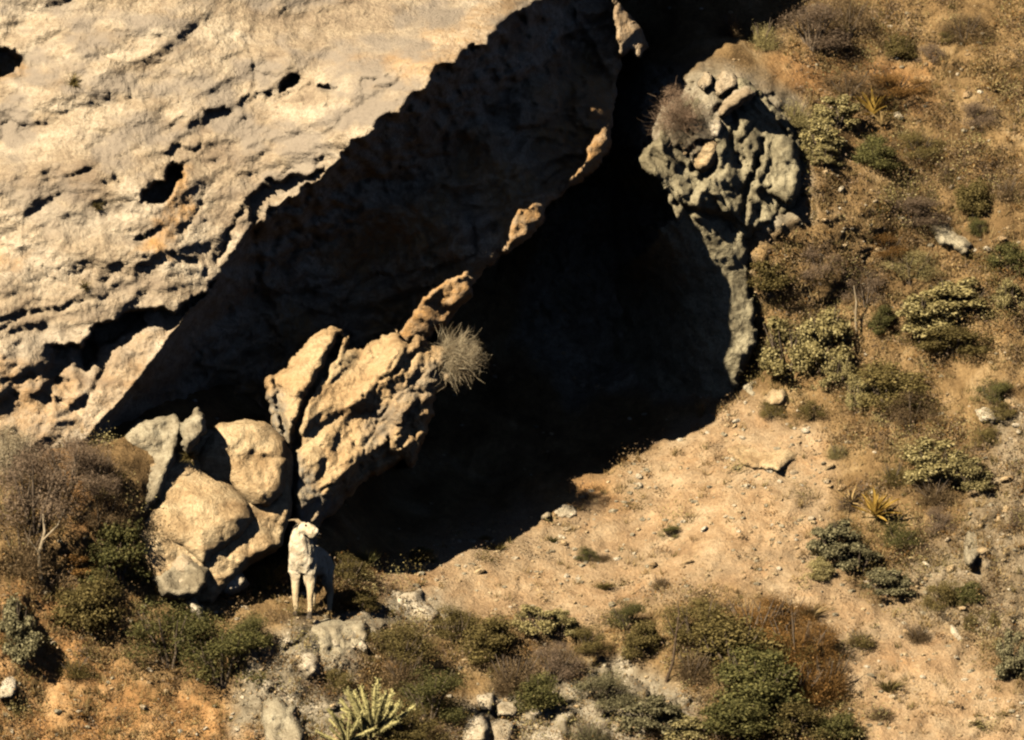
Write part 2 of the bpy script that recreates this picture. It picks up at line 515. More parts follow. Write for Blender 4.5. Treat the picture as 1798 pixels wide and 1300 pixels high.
# ------------------------------------------------------------------ solids from an outline with their own distance and thickness
def solid(name, poly, front, back, step, jag=6, jag_s=40, round_w=18, round_d=0.1, wall_rows=4, seed=0.0, xs=None, ys=None, mat=None, zones=None, parent=None, back_noise=0.05):
    poly = np.asarray(poly, float)
    if xs is None:
        xs = np.arange(poly[:, 0].min() - 3 * step - jag, poly[:, 0].max() + 3 * step + jag, step)
        ys = np.arange(poly[:, 1].min() - 3 * step - jag, poly[:, 1].max() + 3 * step + jag, step)
    X, Y_ = np.meshgrid(xs, ys)
    def sd(px, py):
        a, b = warp(px, py, jag, jag_s, seed)
        return sd_poly(a, b, poly)
    S = sd(X, Y_)
    inside = S > 0
    cells = inside[:-1, :-1] & inside[1:, :-1] & inside[1:, 1:] & inside[:-1, 1:]
    # keep cells, drop isolated ones
    F = grid_faces(*X.shape)[cells.ravel()]
    used, F = np.unique(F, return_inverse=True)
    F = F.reshape(-1, 4)
    px, py, s = X.ravel()[used].copy(), Y_.ravel()[used].copy(), S.ravel()[used]
    # boundary edges
    E = np.concatenate([F[:, [0, 1]], F[:, [1, 2]], F[:, [2, 3]], F[:, [3, 0]]])
    key = np.sort(E, 1)
    _, inv, cnt = np.unique(key, axis=0, return_inverse=True, return_counts=True)
    B = E[cnt[inv.ravel()] == 1]
    bv = np.unique(B)
    for _ in range(2):                                         # pull rim vertices onto the outline
        h = 0.75
        d0 = sd(px[bv], py[bv])
        gxx = (sd(px[bv] + h, py[bv]) - sd(px[bv] - h, py[bv])) / (2 * h)
        gyy = (sd(px[bv], py[bv] + h) - sd(px[bv], py[bv] - h)) / (2 * h)
        g2 = np.maximum(gxx ** 2 + gyy ** 2, 0.3)
        mv = np.clip(d0, -step * 1.5, step * 1.5)
        px[bv] -= mv * gxx / g2 * 0.9; py[bv] -= mv * gyy / g2 * 0.9
    s2 = np.maximum(s, 0); s2[bv] = 0
    t = np.clip(1 - s2 / round_w, 0, 1)
    rnd = round_d * (1 - np.sqrt(np.maximum(1 - t * t, 0)))
    Yf = front(px, py) + rnd
    V = [P(px, py, Yf)]
    Fs = [F]
    # rim running back
    n = len(px)
    remap = np.full(n, -1); remap[bv] = np.arange(len(bv))
    prev = bv
    cx, cy = px[bv].mean(), py[bv].mean()
    Yb = back(px[bv], py[bv]) if callable(back) else np.full(len(bv), back)
    base = n
    for r in range(1, wall_rows + 1):
        f = r / wall_rows
        Yr = Yf[bv] + (Yb - Yf[bv]) * f ** 1.5
        nx_ = back_noise * 150 * fbm(px[bv] / 40, py[bv] / 40, Yr * 3 + seed, 3)
        qx = px[bv] + nx_ * (0.3 + 0.7 * f); qy = py[bv] + 0.7 * nx_ * (0.3 + .7 * f)
        V.append(P(qx, qy, Yr))
        cur = base + np.arange(len(bv))
        lut = np.full(n, -1); lut[bv] = cur
        lutp = np.full(n, -1); lutp[bv] = prev
        Fs.append(np.stack([lutp[B[:, 1]], lutp[B[:, 0]], lut[B[:, 0]], lut[B[:, 1]]], 1))
        prev = cur; base += len(bv)
    # close the back
    Vc = np.concatenate(V)
    ctr = Vc[prev].mean(0); ctr[1] = Yb.max() + 0.02
    Vc = np.concatenate([Vc, ctr[None]])
    lut = np.full(n, -1); lut[bv] = prev
    k = len(Vc) - 1
    tri = np.stack([lut[B[:, 1]], lut[B[:, 0]], np.full(len(B), k)], 1)
    me = bpy.data.meshes.new(name)
    quads = np.concatenate(Fs)
    loops = np.concatenate([quads.ravel(), tri.ravel()]).astype(np.int32)
    me.vertices.add(len(Vc)); me.vertices.foreach_set('co', Vc.astype(np.float32).ravel())
    me.loops.add(len(loops)); me.loops.foreach_set('vertex_index', loops)
    nq, nt_ = len(quads), len(tri)
    me.polygons.add(nq + nt_)
    me.polygons.foreach_set('loop_start', np.concatenate([np.arange(nq) * 4, nq * 4 + np.arange(nt_) * 3]).astype(np.int32))
    me.polygons.foreach_set('use_smooth', np.ones(nq + nt_, bool))
    me.update(calc_edges=True); me.validate()
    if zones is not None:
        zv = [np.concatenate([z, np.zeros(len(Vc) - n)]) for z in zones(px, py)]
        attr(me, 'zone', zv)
    return link(name, me, mat, parent)

# ------------------------------------------------------------------ the overhanging cliff
LIP = np.array([(-60, 990), (135, 780), (190, 722), (240, 668), (285, 603), (322, 556), (352, 525), (386, 488), (400, 452), (432, 408), (480, 368), (545, 322),
                (600, 268), (660, 218), (720, 172), (760, 132), (830, 82), (880, 45), (940, 0), (1010, -70), (1105, -160), (1250, -300), (1500, -600)], float)
C_OF = lambda px, py: 1.15 * px - py
LIP_C = C_OF(LIP[:, 0], LIP[:, 1])
LIPY = np.interp(LIP_C, [-1059, -625, -231, -43, 143, 392, 598, 782, 858, 956, 1100, 1418, 1740, 2325],
                 [-3.2, -2.95, -2.4, -1.85, -1.85, -2.15, -2.3, -1.9, -1.5, -.75, .95, 2.5, 4.0, 6.3])
def shadow_plane(px, py):
    """t: how far (px) past the lip along the sun's way; depth at which the lip's shadow runs there"""
    c = C_OF(px, py)
    t = px - np.interp(c, LIP_C, LIP[:, 0])
    return t, np.interp(c, LIP_C, LIPY) + t / (150 * KX)

face_pts = [(p[0], p[1], y) for p, y in zip(LIP, LIPY)]
face_pts += [(0, 0, -1.0), (0, 200, -1.75), (0, 400, -2.4), (0, 600, -2.9), (0, 720, -3.25), (-300, 700, -3.6), (-300, 300, -2.3), (-300, -200, -0.4), (-300, -700, 2.4),
             (300, 0, -0.95), (300, 200, -1.75), (280, 400, -2.45), (600, 0, -0.5), (550, 150, -1.45), (750, 0, -0.2), (800, -300, 1.3), (300, -400, 0.9), (1000, -500, 3.2), (-700, 0, -1.6), (-700, 800, -4.2)]
face_tps = TPS(face_pts, 0.002)

def ledge(px, py, line, A, W, soft=3.0, broken=1.0):
    d, s, par = line_d(px, py, line)
    ends = sstep(0, 0.08, par) * sstep(1, 0.92, par)
    A = A * np.clip(1 - .38 * broken + broken * 1.5 * fbm(px / 30, py / 60, 0 * px + line[0][0] * .1, 3), 0.05, 1.3)
    ds = d * s
    return A * ends * sstep(-soft * .4, soft, ds) * np.exp(-np.maximum(ds, 0) / W)
def crack(px, py, line, A, W):
    d, s, par = line_d(px, py, line)
    return A * sstep(0, .12, par) * sstep(1, .88, par) * np.exp(-(d / W) ** 2)
def pocket(px, py, poly, A, soft=6):
    return A * sstep(0, soft, sd_poly(px, py, poly))

LUMPS = [  # knobs on the inner rib that reach out into the sun
    [(816, 484), (831, 496), (829, 518), (795, 550), (756, 578), (738, 606), (702, 630), (684, 612), (724, 560), (746, 526), (784, 496)],
    [(938, 362), (954, 372), (951, 390), (930, 412), (888, 442), (893, 410), (912, 374)],
    [(1060, 233), (1070, 250), (1064, 272), (1048, 292), (1024, 312), (990, 338), (1000, 318), (1028, 290), (1036, 258)],
    [(1079, -2), (1092, 12), (1122, 50), (1136, 78), (1122, 102), (1108, 80), (1096, 96), (1088, 70), (1084, 34)]]

def cliff_front(px, py):
    wa = 4 + 10 * sstep(330, 470, px)
    wx, wy = warp(px, py, 1.0, 34, 1.0)
    wx, wy = px + (wx - px) * wa, py + (wy - py) * wa
    wx = np.where(px > 1010, px, wx); wy = np.where(px > 1010, py, wy)
    t, Ys = shadow_plane(wx, wy)
    x, y = px / 150, py / 150
    # bedding runs up to the right
    a = R(-17)
    u = x * math.cos(a) + y * math.sin(a); v = -x * math.sin(a) + y * math.cos(a)
    F1 = face_tps(px, py)
    bed = fbm(u * 0.7, v * 3.2, 0 * x, 4)
    big = fbm(x * 0.8, y * 0.8, 0 * x + 2, 3)
    pit = fbm(u * 5, v * 8, 0 * x + 7, 4, 0.55)
    f1, f21, cell = worley(u * 2.4 + 0.5 * big, v * 4.6 + 0.4 * bed, 5)
    g1, g21, cellg = worley(u * 8 + 0.5 * pit, v * 12 + 0.4 * bed, 9)
    low = sstep(250, 420, py) * sstep(450, 250, px)
    fa = facets(u * 0.75, v * 1.5, 3, 3, .5); fb = facets(u * 3.0, v * 6.0, 8, 3, .55)
    slab = sstep(-12, 8, sd_poly(px, py, [(150, 700), (165, 640), (262, 590), (322, 552), (135, 785), (120, 770)]))
    fL = facets(u * 0.42 + 3, v * 0.95 - 1, 51, 2, .4)
    d = (0.13 * fa + .22 * fL) * (1 - .8 * slab) + (0.03 + .015 * low) * (1 - .7 * slab) * fb + 0.07 * big + (0.012 + .008 * low) * pit + 0.04 * bed * (.3 + .3 * low) * (1 - .7 * slab) + 0.022 * fbm(x * 22, y * 22, 0 * x, 3)
    lx, ly = warp(px, py, 9, 26, 4.0)
    d += ledge(lx, ly, [(-40, 205), (60, 216), (140, 205), (190, 165), (260, 130)], 0.055, 26)
    d += ledge(lx, ly, [(320, 202), (350, 190), (400, 192), (440, 163), (500, 160), (545, 147), (600, 150), (640, 135), (700, 120)], 0.12, 32)
    d += pocket(lx, ly, [(487, 145), (515, 132), (535, 140), (515, 155), (490, 158)], 0.35)
    d += pocket(lx, ly, [(555, 150), (580, 148), (590, 158), (570, 164)], 0.25)
    d += ledge(lx, ly, [(185, 312), (250, 318), (285, 306)], 0.08, 18)
    d += ledge(lx, ly, [(325, 310), (360, 322), (400, 310), (450, 300), (540, 292), (600, 262), (640, 215)], 0.07, 30)
    d += pocket(lx, ly, [(248, 330), (285, 310), (300, 288), (318, 292), (322, 312), (312, 330), (308, 350), (280, 358), (250, 364)], 0.75, 9)
    d += pocket(lx, ly, [(290, 270), (310, 250), (340, 262), (355, 235), (364, 238), (352, 262), (335, 280), (300, 285)], 0.10)
    d += pocket(lx, ly, [(-20, 70), (25, 85), (48, 108), (42, 140), (-20, 145)], 0.55, 14)
    d += pocket(lx, ly, [(430, 345), (465, 325), (470, 312), (540, 305), (585, 282), (600, 300), (560, 345), (500, 372), (452, 410), (435, 390)], 0.22, 8)
    d += pocket(lx, ly, [(376, 470), (396, 400), (425, 360), (438, 365), (410, 410), (388, 475)], 0.14, 10)
    d += ledge(lx, ly, [(230, 420), (262, 402), (285, 398)], 0.2, 14)
    d += ledge(lx, ly, [(150, 490), (205, 488), (240, 470), (290, 432), (375, 470)], 0.09, 22)
    # the snout block over the recessed slab
    d += ledge(lx, ly, [(75, 603), (100, 606), (145, 606), (156, 580), (200, 560), (250, 540), (300, 545), (340, 530), (400, 480)], 0.62, 75, 4, .15)
    d += pocket(lx, ly, [(143, 600), (158, 576), (215, 555), (250, 545), (262, 572), (175, 610), (165, 640), (146, 642)], 0.45, 8)
    d += ledge(lx, ly, [(0, 662), (40, 660), (90, 668), (148, 660)], 0.15, 18)
    d += ledge(lx, ly, [(0, 694), (60, 690), (150, 705)], 0.12, 14)
    for cl, ca in (([(60, 330), (150, 300), (260, 250), (330, 205)], .05), ([(300, 455), (340, 380), (365, 330)], .06), ([(0, 560), (120, 540), (230, 500)], .05), ([(560, 250), (620, 190), (690, 150), (740, 90)], .05), ([(140, 60), (220, 120), (235, 200)], .04), ([(420, 60), (450, 110), (445, 160)], .05)):
        d += crack(lx, ly, cl, ca, 4)
    d += crack(lx, ly, [(100, 735), (125, 728), (160, 690), (190, 640)], 0.10, 6)
    F1 = F1 + d * sstep(1500, 1100, px)
    # under the lip: falls back behind the lip's shadow
    fc = facets(u * 1.1, v * 1.6, 17, 4, .55)
    h1, h21, hc = worley(u * 1.5 + 0.5 * big, v * 2.2 + .5 * bed, 21)
    inner = sstep(0, 90, np.maximum(sd_poly(px, py, RIB), 0))
    F2 = Ys + 1.15 * (1 - np.exp(-np.maximum(t, 0) / 30)) * (1 - .6 * sstep(70, 190, t)) * (0.4 + 0.6 * inner)
    F2 = F2 + sstep(6, 60, t) * (0.30 * fc - 0.35 * (hc - 0.5) * sstep(0, .12, h21) + 0.08 * fbm(x * 5, y * 5, 0 * x, 4))
    F2 = np.maximum(F2, Ys + 0.12 * sstep(0, 20, t))
    for p in LUMPS:
        kx, ky = warp(px, py, 5, 18, 6.0)
        s = sd_poly(kx, ky, p)
        pa = np.array(p); tt, yy = shadow_plane(pa[:, 0], pa[:, 1])
        flat = np.quantile(yy, .25) - 0.12 + 0.55 * (Ys - np.quantile(yy, .35))
        flat = np.minimum(flat, Ys - .05)
        F2 = F2 + (np.minimum(flat + 0.05 * facets(x * 3.5, y * 3.5, 81, 3, .5) + 0.02 * fbm(x * 12, y * 12, 0 * x, 3), F2) - F2) * sstep(-9, -1, s)
    return np.where(t <= 0, F1, F2)

RIB = [(-1200, 850), (-1200, -900), (1700, -900), (1500, -560), (1330, -350), (1200, -190), (1105, -60), (1081, -4), (1094, 10), (1124, 48), (1138, 80), (1124, 104),
       (1104, 92), (1092, 104), (1078, 180), (1072, 250), (1064, 274), (1048, 294), (1022, 316), (985, 340), (958, 362), (953, 392), (925, 418), (888, 444), (845, 478), (830, 500),
       (828, 520), (790, 560), (760, 640), (720, 720), (640, 800), (520, 870), (400, 860), (250, 830), (170, 800), (135, 784), (60, 800)]
def cliff_zones(px, py):
    wx, wy = warp(px, py, 16, 40, 8.0)
    st = np.zeros(px.shape)
    for p, k in (([(300, 300), (330, 300), (345, 360), (300, 450), (240, 445), (262, 395), (300, 360)], .8), ([(-20, 95), (40, 100), (52, 135), (-20, 150)], .8),
                 ([(-50, 620), (140, 640), (150, 760), (60, 790), (-50, 740)], .45), ([(-50, 430), (60, 440), (40, 480), (-50, 480)], .5),
                 ([(560, 110), (700, 80), (900, -20), (960, -20), (760, 140), (720, 140)], .35), ([(170, 620), (310, 560), (200, 740), (140, 770)], .25)):
        st = np.maximum(st, k * sstep(-10, 14, sd_poly(wx, wy, p)))
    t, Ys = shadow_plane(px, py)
    st = np.where(t > 0, np.maximum(st, .75 * sstep(40, 110, t) * np.clip(.6 + 1.2 * fbm(px / 120, py / 120, 0 * px + 41, 3), 0, 1)), st)  # past the lip: painted warm brown standing in for bounced light, also deepens the shade
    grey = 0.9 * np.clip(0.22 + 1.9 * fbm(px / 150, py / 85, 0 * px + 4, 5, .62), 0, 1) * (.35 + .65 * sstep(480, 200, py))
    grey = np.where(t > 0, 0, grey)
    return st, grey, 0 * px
CX = axis(-1150, 1650, -30, 1150, 3.5, 1.12)
CY = axis(-850, 880, -30, 880, 3.5, 1.12)
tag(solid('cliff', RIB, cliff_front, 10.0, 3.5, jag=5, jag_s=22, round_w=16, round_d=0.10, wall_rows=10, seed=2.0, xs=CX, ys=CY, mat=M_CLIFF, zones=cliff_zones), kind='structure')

# ------------------------------------------------------------------ the sunlit buttress
BUTT = [(462, 664), (490, 655), (505, 640), (520, 622), (545, 590), (565, 576), (584, 572), (592, 578), (597, 585), (612, 592), (612, 608), (630, 612), (650, 606), (672, 590), (692, 580), (703, 590), (716, 606),
        (735, 588), (756, 612), (775, 606), (800, 612), (812, 632), (806, 655), (780, 676), (765, 692), (758, 720), (748, 760), (735, 800), (722, 822), (708, 806), (690, 818), (660, 834), (632, 850), (605, 880), (575, 908), (560, 925),
        (552, 968), (505, 968), (500, 900), (498, 850), (500, 800), (478, 745), (470, 700)]
butt_tps = TPS([(580, 575, -.75), (480, 690, -1.5), (560, 920, -1.5), (720, 810, -.75), (800, 640, -.36), (640, 740, -1.0), (540, 750, -1.45), (690, 590, -.58), (500, 900, -1.75), (640, 850, -1.1)], .01)
def butt_front(px, py):
    t, Ys = shadow_plane(px, py)
    x, y = px / 150, py / 150
    a = R(-52)
    u = x * math.cos(a) + y * math.sin(a); v = -x * math.sin(a) + y * math.cos(a)
    big = fbm(x * 1.2, y * 1.2, 0 * x + 12, 3)
    edge = np.maximum(sd_poly(px, py, BUTT), 0)
    Y = np.minimum(butt_tps(px, py), Ys - 0.08) - 0.16 * np.sqrt(np.clip(edge / 50, 0, 1)) + 0.07 * big
    rightish = sstep(560, 640, px + 0.4 * (py - 750))
    f1, f21, c = worley(u * 2.0 + 0.6 * big, v * 4.6 + 0.4 * big, 31)
    g1, g21, c2 = worley(u * 5 + 0.6 * big, v * 7.5, 41)
    Y = Y + rightish * (-0.06 * (1 - f1 * 1.2) - 0.03 * (c - .5) * sstep(0, .25, f21) + 0.05 * np.exp(-f21 * 16)) + (0.3 + 0.7 * rightish) * (-0.025 * (1 - g1) + 0.025 * np.exp(-g21 * 12))
    Y = Y + 0.20 * facets(u * 1.2, v * 2.4, 23, 3, .40) + 0.03 * fbm(u * 4, v * 6, 0 * x, 4) + 0.02 * fbm(x * 20, y * 20, 0 * x, 3)
    lx, ly = warp(px, py, 7, 24, 5.0)
    Y += crack(lx, ly, [(598, 575), (590, 605), (575, 640), (545, 690), (525, 740), (517, 800), (512, 880), (508, 940)], 0.34, 7)
    Y += pocket(lx, ly, [(588, 590), (600, 586), (606, 600), (590, 628), (572, 640)], 0.3, 5)
    Y += crack(lx, ly, [(462, 700), (492, 730), (502, 800)], 0.12, 6)
    Y += ledge(lx, ly, [(560, 858), (590, 850), (640, 810), (690, 760), (740, 690)], 0.18, 22)
    Y += ledge(lx, ly, [(690, 650), (720, 625), (735, 605)], 0.22, 18)
    Y += crack(lx, ly, [(480, 660), (488, 700), (500, 760)], 0.10, 6)
    Y = Y - 0.22 * sstep(505, 470, px) * 0 + 0.15 * sstep(515, 495, px)
    return Y
def butt_zones(px, py):
    wx, wy = warp(px, py, 14, 40, 8.0)
    st = np.maximum(sstep(-12, 12, sd_poly(wx, wy, [(455, 690), (495, 690), (525, 800), (560, 860), (600, 880), (560, 980), (490, 980)])), 
                    0.7 * sstep(-10, 16, sd_poly(wx, wy, [(640, 740), (720, 660), (790, 610), (810, 640), (700, 760), (620, 830)])))
    return st, 0 * px, 0 * px
o = solid('rock_buttress', BUTT, butt_front, lambda px, py: 1.5 + 0.004 * (px - 500), 2.6, jag=6, jag_s=16, round_w=26, round_d=0.22, wall_rows=7, seed=5.0, mat=M_BUTT, zones=butt_zones)
tag(o, 'sunlit tan rock buttress with fluted surface jutting out below the cave mouth', 'rock')

# ------------------------------------------------------------------ boulders
def boulder(poly, Y0, label, mat=M_BOULD, front=0.35, back=0.6, gx_=0.0, gy_=-0.004, w=None, step=3.0, jag=5, rough=0.05, seed=0.0, name='boulder', group=None, feats=None, block=0.0, fac=0.13):
    poly = np.asarray(poly, float)
    cx, cy = poly.mean(0)
    size = min(np.ptp(poly[:, 0]), np.ptp(poly[:, 1]))
    w = w or min(size * 0.25, 15)
    def f(px, py):
        x, y = px / 150, py / 150
        s = np.maximum(sd_poly(px, py, poly), 0)
        k = np.clip(1 - s / w, 0, 1)
        Y = Y0 - front * np.sqrt(np.maximum(1 - k * k, 0)) + gx_ * (px - cx) + gy_ * (py - cy)
        f1, f21, c = worley(x * 3.2 + seed, y * 3.2 + seed, 3)
        Y = Y + rough * (0.5 * fbm(x * 2.4 + seed, y * 2.4, 0 * x + seed, 4) + 0.5 * fbm(x * 10, y * 10, 0 * x + seed, 4)) - block * (c - .5) * sstep(0, .12, f21)
        Y = Y + 1.35 * fac * facets(x * 1.9 + seed, y * 1.9 - seed, int(seed * 7) % 97, 4, .42) * (.25 + .75 * (1 - k))
        if feats: Y = Y + feats(px, py)
        return Y
    o = solid(name, poly, f, lambda px, py: Y0 + back + gx_ * (px - cx) + gy_ * (py - cy), step, jag=jag, jag_s=max(12, size * .25), round_w=step * 2, round_d=0.02, wall_rows=4, seed=seed + 3, mat=mat, back_noise=0.04)
    return tag(o, label, 'boulder' if name == 'boulder' else 'rock', group)

boulder([(205, 790), (240, 760), (300, 745), (400, 755), (480, 750), (512, 800), (512, 900), (496, 960), (440, 990), (372, 1060), (300, 1050), (240, 980), (205, 920)], -2.3,
        'broken tan bedrock showing in the joints of the boulder pile', M_TAN, .2, .8, gx_=.0026, gy_=-0.003, rough=.05, seed=22.9, block=.05, fac=.10, name='bedrock')
boulder([(214, 765), (240, 738), (280, 732), (312, 728), (322, 745), (312, 790), (296, 830), (285, 868), (262, 900), (240, 922), (226, 905), (216, 830)], -2.48,
        'tall grey weathered boulder at the upper end of the boulder pile under the overhang', M_GREY, .2, .9, gx_=-0.001, gy_=-0.0035, rough=.06, seed=1.1,
        feats=lambda px, py: crack(px, py, [(232, 780), (240, 830), (228, 890)], .12, 5))
boulder([(318, 745), (345, 718), (362, 732), (361, 760), (342, 782), (328, 796), (318, 780)], -2.5, 'small knobbly boulder wedged between the grey boulder and the big flat one', M_GREY, .3, .7, seed=2.3, rough=.07)
boulder([(340, 800), (365, 760), (385, 742), (430, 736), (468, 742), (500, 775), (506, 810), (498, 868), (470, 892), (440, 890), (400, 850), (350, 830)], -1.95,
        'large smooth tan boulder leaning against the buttress', M_TAN, .32, .9, gx_=0.0012, gy_=-0.003, rough=.035, seed=37.1, w=30, fac=.10,
        feats=lambda px, py: crack(px, py, [(460, 800), (480, 806), (505, 800)], .05, 4))
boulder([(286, 838), (310, 822), (345, 820), (400, 842), (438, 885), (447, 912), (420, 945), (380, 972), (358, 996), (320, 962), (280, 945), (232, 925), (245, 895)], -2.5,
        'large pale domed boulder in the middle of the pile below the knobbly one', M_TAN, .34, .7, gx_=0.0016, gy_=-0.0042, fac=.06, rough=.03, seed=4.1, w=55)
boulder([(230, 930), (262, 932), (300, 950), (340, 978), (352, 1000), (330, 1030), (290, 1045), (265, 1020), (248, 980)], -2.75,
        'pale slanting slab below the domed boulder', M_BOULD, .24, .7, gy_=-0.004, rough=.05, seed=5.9)
boulder([(268, 1010), (300, 990), (340, 985), (366, 1000), (366, 1025), (352, 1045), (318, 1055), (285, 1048)], -2.95, 'grey blunt boulder at the foot of the boulder pile', M_GREY, .25, .6, gy_=-0.003, rough=.05, seed=6.2)
boulder([(322, 1052), (340, 1046), (356, 1070), (368, 1094), (350, 1092), (330, 1070)], -3.0, 'small pale wedge of rock pointing down into the green shrub', M_WHITE, .16, .5, seed=7.7)
boulder([(368, 1020), (385, 1004), (410, 1000), (432, 1008), (434, 1024), (415, 1040), (398, 1046), (380, 1038)], -2.5, 'small pale lumpy rock under the dark gap beside the boulder pile', M_WHITE, .2, .4, seed=8.4, rough=.08)
boulder([(372, 985), (400, 958), (436, 915), (446, 925), (432, 950), (405, 985), (378, 1002)], -2.1, 'brown wedge of rock tucked under the domed boulder', M_TAN, .12, .5, gy_=0.003, seed=9.3)
boulder([(448, 892), (480, 878), (492, 890), (482, 915), (488, 940), (476, 955), (466, 925), (452, 915)], -1.6, 'broken orange rock hanging in the gap between boulder and buttress', M_TAN, .15, .5, seed=10.2, rough=.09)
boulder([(500, 930), (520, 905), (545, 920), (560, 940), (556, 985), (520, 1000), (498, 990), (506, 960)], -1.25, 'tan rock right behind the white sheep', M_TAN, .22, .6, seed=11.4, rough=.07)

# outcrop on the far side of the cave
CRAG = [(1116, 280), (1134, 258), (1158, 240), (1166, 205), (1196, 185), (1225, 165), (1240, 142), (1262, 132), (1312, 140), (1345, 172), (1385, 215), (1408, 260), (1412, 330), (1390, 372), (1345, 400), (1310, 420),
        (1316, 470), (1324, 540), (1330, 600), (1306, 645), (1284, 700), (1200, 760), (1120, 740), (1070, 640), (1080, 480), (1150, 420), (1160, 398), (1186, 388), (1178, 350), (1150, 308), (1126, 298)]
crag_tps = TPS([(1120, 280, 2.05), (1180, 190, 2.6), (1250, 135, 3.05), (1330, 180, 3.0), (1400, 260, 3.2), (1400, 350, 3.0), (1300, 300, 2.6), (1200, 300, 2.2), (1240, 240, 2.5), (1150, 280, 2.0), (1160, 400, 1.98), (1200, 398, 2.2),
                (1240, 470, 2.72), (1290, 560, 2.82), (1285, 640, 2.85), (1320, 600, 2.95), (1318, 520, 2.95), (1300, 430, 2.7), (1350, 380, 2.85), (1150, 550, 3.9), (1100, 650, 4.2), (1200, 700, 3.3), (1090, 480, 4.4), (1215, 560, 3.05), (1170, 480, 3.1)], .004)
def crag_front(px, py):
    x, y = px / 150, py / 150
    a = R(62); u = x * math.cos(a) + y * math.sin(a); v = -x * math.sin(a) + y * math.cos(a)
    up = sstep(440, 380, py)
    big = fbm(x * 1.3, y * 1.3, 0 * x + 61, 3)
    f1, f21, c = worley(u * 1.7 + .4 * big, v * 3.6 + .4 * big, 61)
    Y = crag_tps(px, py) + (0.05 + .13 * up) * facets(u * 1.6, v * 3.0, 63, 3, .5) + (.03 + .025 * up) * facets(u * 5, v * 8, 71, 2, .5) - .09 * up * (c - .5) * sstep(0, .16, f21) + .06 * up * np.exp(-f21 * 26)
    Y = Y + .05 * big + .02 * fbm(x * 12, y * 12, 0 * x, 4)
    lx, ly = warp(px, py, 6, 20, 5.0)
    Y += crack(lx, ly, [(1345, 235), (1330, 290), (1312, 330), (1300, 395)], .22, 5) + crack(lx, ly, [(1290, 200), (1286, 260), (1300, 300)], .12, 5) + crack(lx, ly, [(1180, 350), (1215, 372), (1260, 380), (1300, 405)], .16, 6)
    Y += pocket(lx, ly, [(1212, 250), (1240, 238), (1262, 250), (1256, 305), (1232, 322), (1212, 300)], .35, 10)
    Y += ledge(lx, ly, [(1240, 200), (1275, 205), (1310, 180), (1335, 160)], .25, 18, 3, .2)
    return Y
tag(solid('rock_outcrop', CRAG, crag_front, 6.0, 3.0, jag=5, jag_s=16, round_w=12, round_d=0.10, wall_rows=6, seed=6.0, mat=M_CRAG), 'jagged grey outcrop walling the cave, lower face cut by the round shadow edge', 'rock')
boulder([(1225, 150), (1240, 122), (1252, 130), (1250, 150), (1236, 160)], 2.9, 'small pointed pale block topmost on the outcrop beside the cave', M_BOULD, .14, .5, seed=12.1, jag=3)
boulder([(1254, 150), (1270, 122), (1290, 130), (1300, 150), (1280, 160), (1262, 172)], 2.92, 'squarish pale block on the outcrop crest beside the pointed block', M_BOULD, .16, .5, seed=13.2, jag=3)
boulder([(1264, 190), (1290, 160), (1312, 150), (1330, 165), (1300, 185), (1272, 205), (1262, 205)], 2.7, 'slanting pale block with dark gap beneath it on the outcrop', M_BOULD, .18, .5, seed=14.3, jag=3)
boulder([(1240, 215), (1262, 205), (1270, 225), (1262, 245), (1240, 240)], 2.5, 'small pale block above the orange hollow in the outcrop', M_WHITE, .14, .5, seed=14.8, jag=3)
boulder([(1352, 245), (1372, 232), (1394, 250), (1408, 300), (1402, 340), (1385, 362), (1366, 350), (1345, 340), (1348, 290)], 2.98,
        'upright grey boulder standing at the outer edge of the outcrop beside pale bushes', M_CRAG, .26, .8, gy_=-0.003, rough=.06, seed=16.4, block=.08)
boulder([(1215, 270), (1240, 240), (1262, 248), (1266, 270), (1250, 300), (1228, 305), (1215, 295)], 2.55, 'orange brown rock in the hollow of the outcrop', M_TAN, .18, .6, gy_=0.001, seed=19.4, rough=.08)

# rocks of the lower ledge and the slope
def slope_rock(poly, label, mat, front=0.2, sink=0.05, **k):
    p = np.asarray(poly, float); cx, cy = p.mean(0)
    return boulder(poly, Yat(cx, cy) + sink, label, mat, front=front, back=0.5, gy_=k.pop('gy_', -0.009), seed=cx * 0.13 + cy * .07, **k)
slope_rock([(672, 1058), (700, 1040), (735, 1035), (745, 1055), (775, 1078), (760, 1095), (735, 1090), (720, 1105), (690, 1095)], 'white cracked rock slab beside the olive shrubs below the sheep', M_WHITE, .2, rough=.08, block=.06)
slope_rock([(672, 1050), (690, 1036), (712, 1040), (700, 1052), (682, 1056)], 'small flat white rock on the ledge just above the cracked slab', M_WHITE, .1)
slope_rock([(490, 1100), (560, 1088), (640, 1092), (650, 1120), (610, 1150), (600, 1190), (560, 1195), (545, 1160), (500, 1140)], 'grey greenish rock step under the feet of the sheep', M_GREY, .16, .16, rough=.09, block=.08)
slope_rock([(470, 1225), (490, 1222), (505, 1240), (520, 1238), (522, 1260), (535, 1290), (528, 1320), (480, 1320), (462, 1290), (458, 1250)], 'grey cracked rock column at the lower edge beside the cactus', M_GREY, .22, .1, rough=.05, block=.03, fac=.08)
slope_rock([(520, 1130), (560, 1150), (562, 1185), (540, 1195), (515, 1170)], 'pale grey block below the rock step with dry grass around', M_WHITE, .14, .06, rough=.08)
slope_rock([(836, 1220), (866, 1216), (872, 1240), (862, 1252), (838, 1245)], 'white square block at the top of the bottom rock cluster', M_WHITE, .2)
slope_rock([(866, 1232), (905, 1230), (915, 1250), (905, 1262), (872, 1260)], 'flat white block beside the square one in the bottom rock cluster', M_WHITE, .2)
slope_rock([(806, 1268), (820, 1250), (850, 1252), (864, 1280), (862, 1310), (810, 1310)], 'rounded grey white block in the bottom rock cluster beside the dark shrub', M_WHITE, .22)
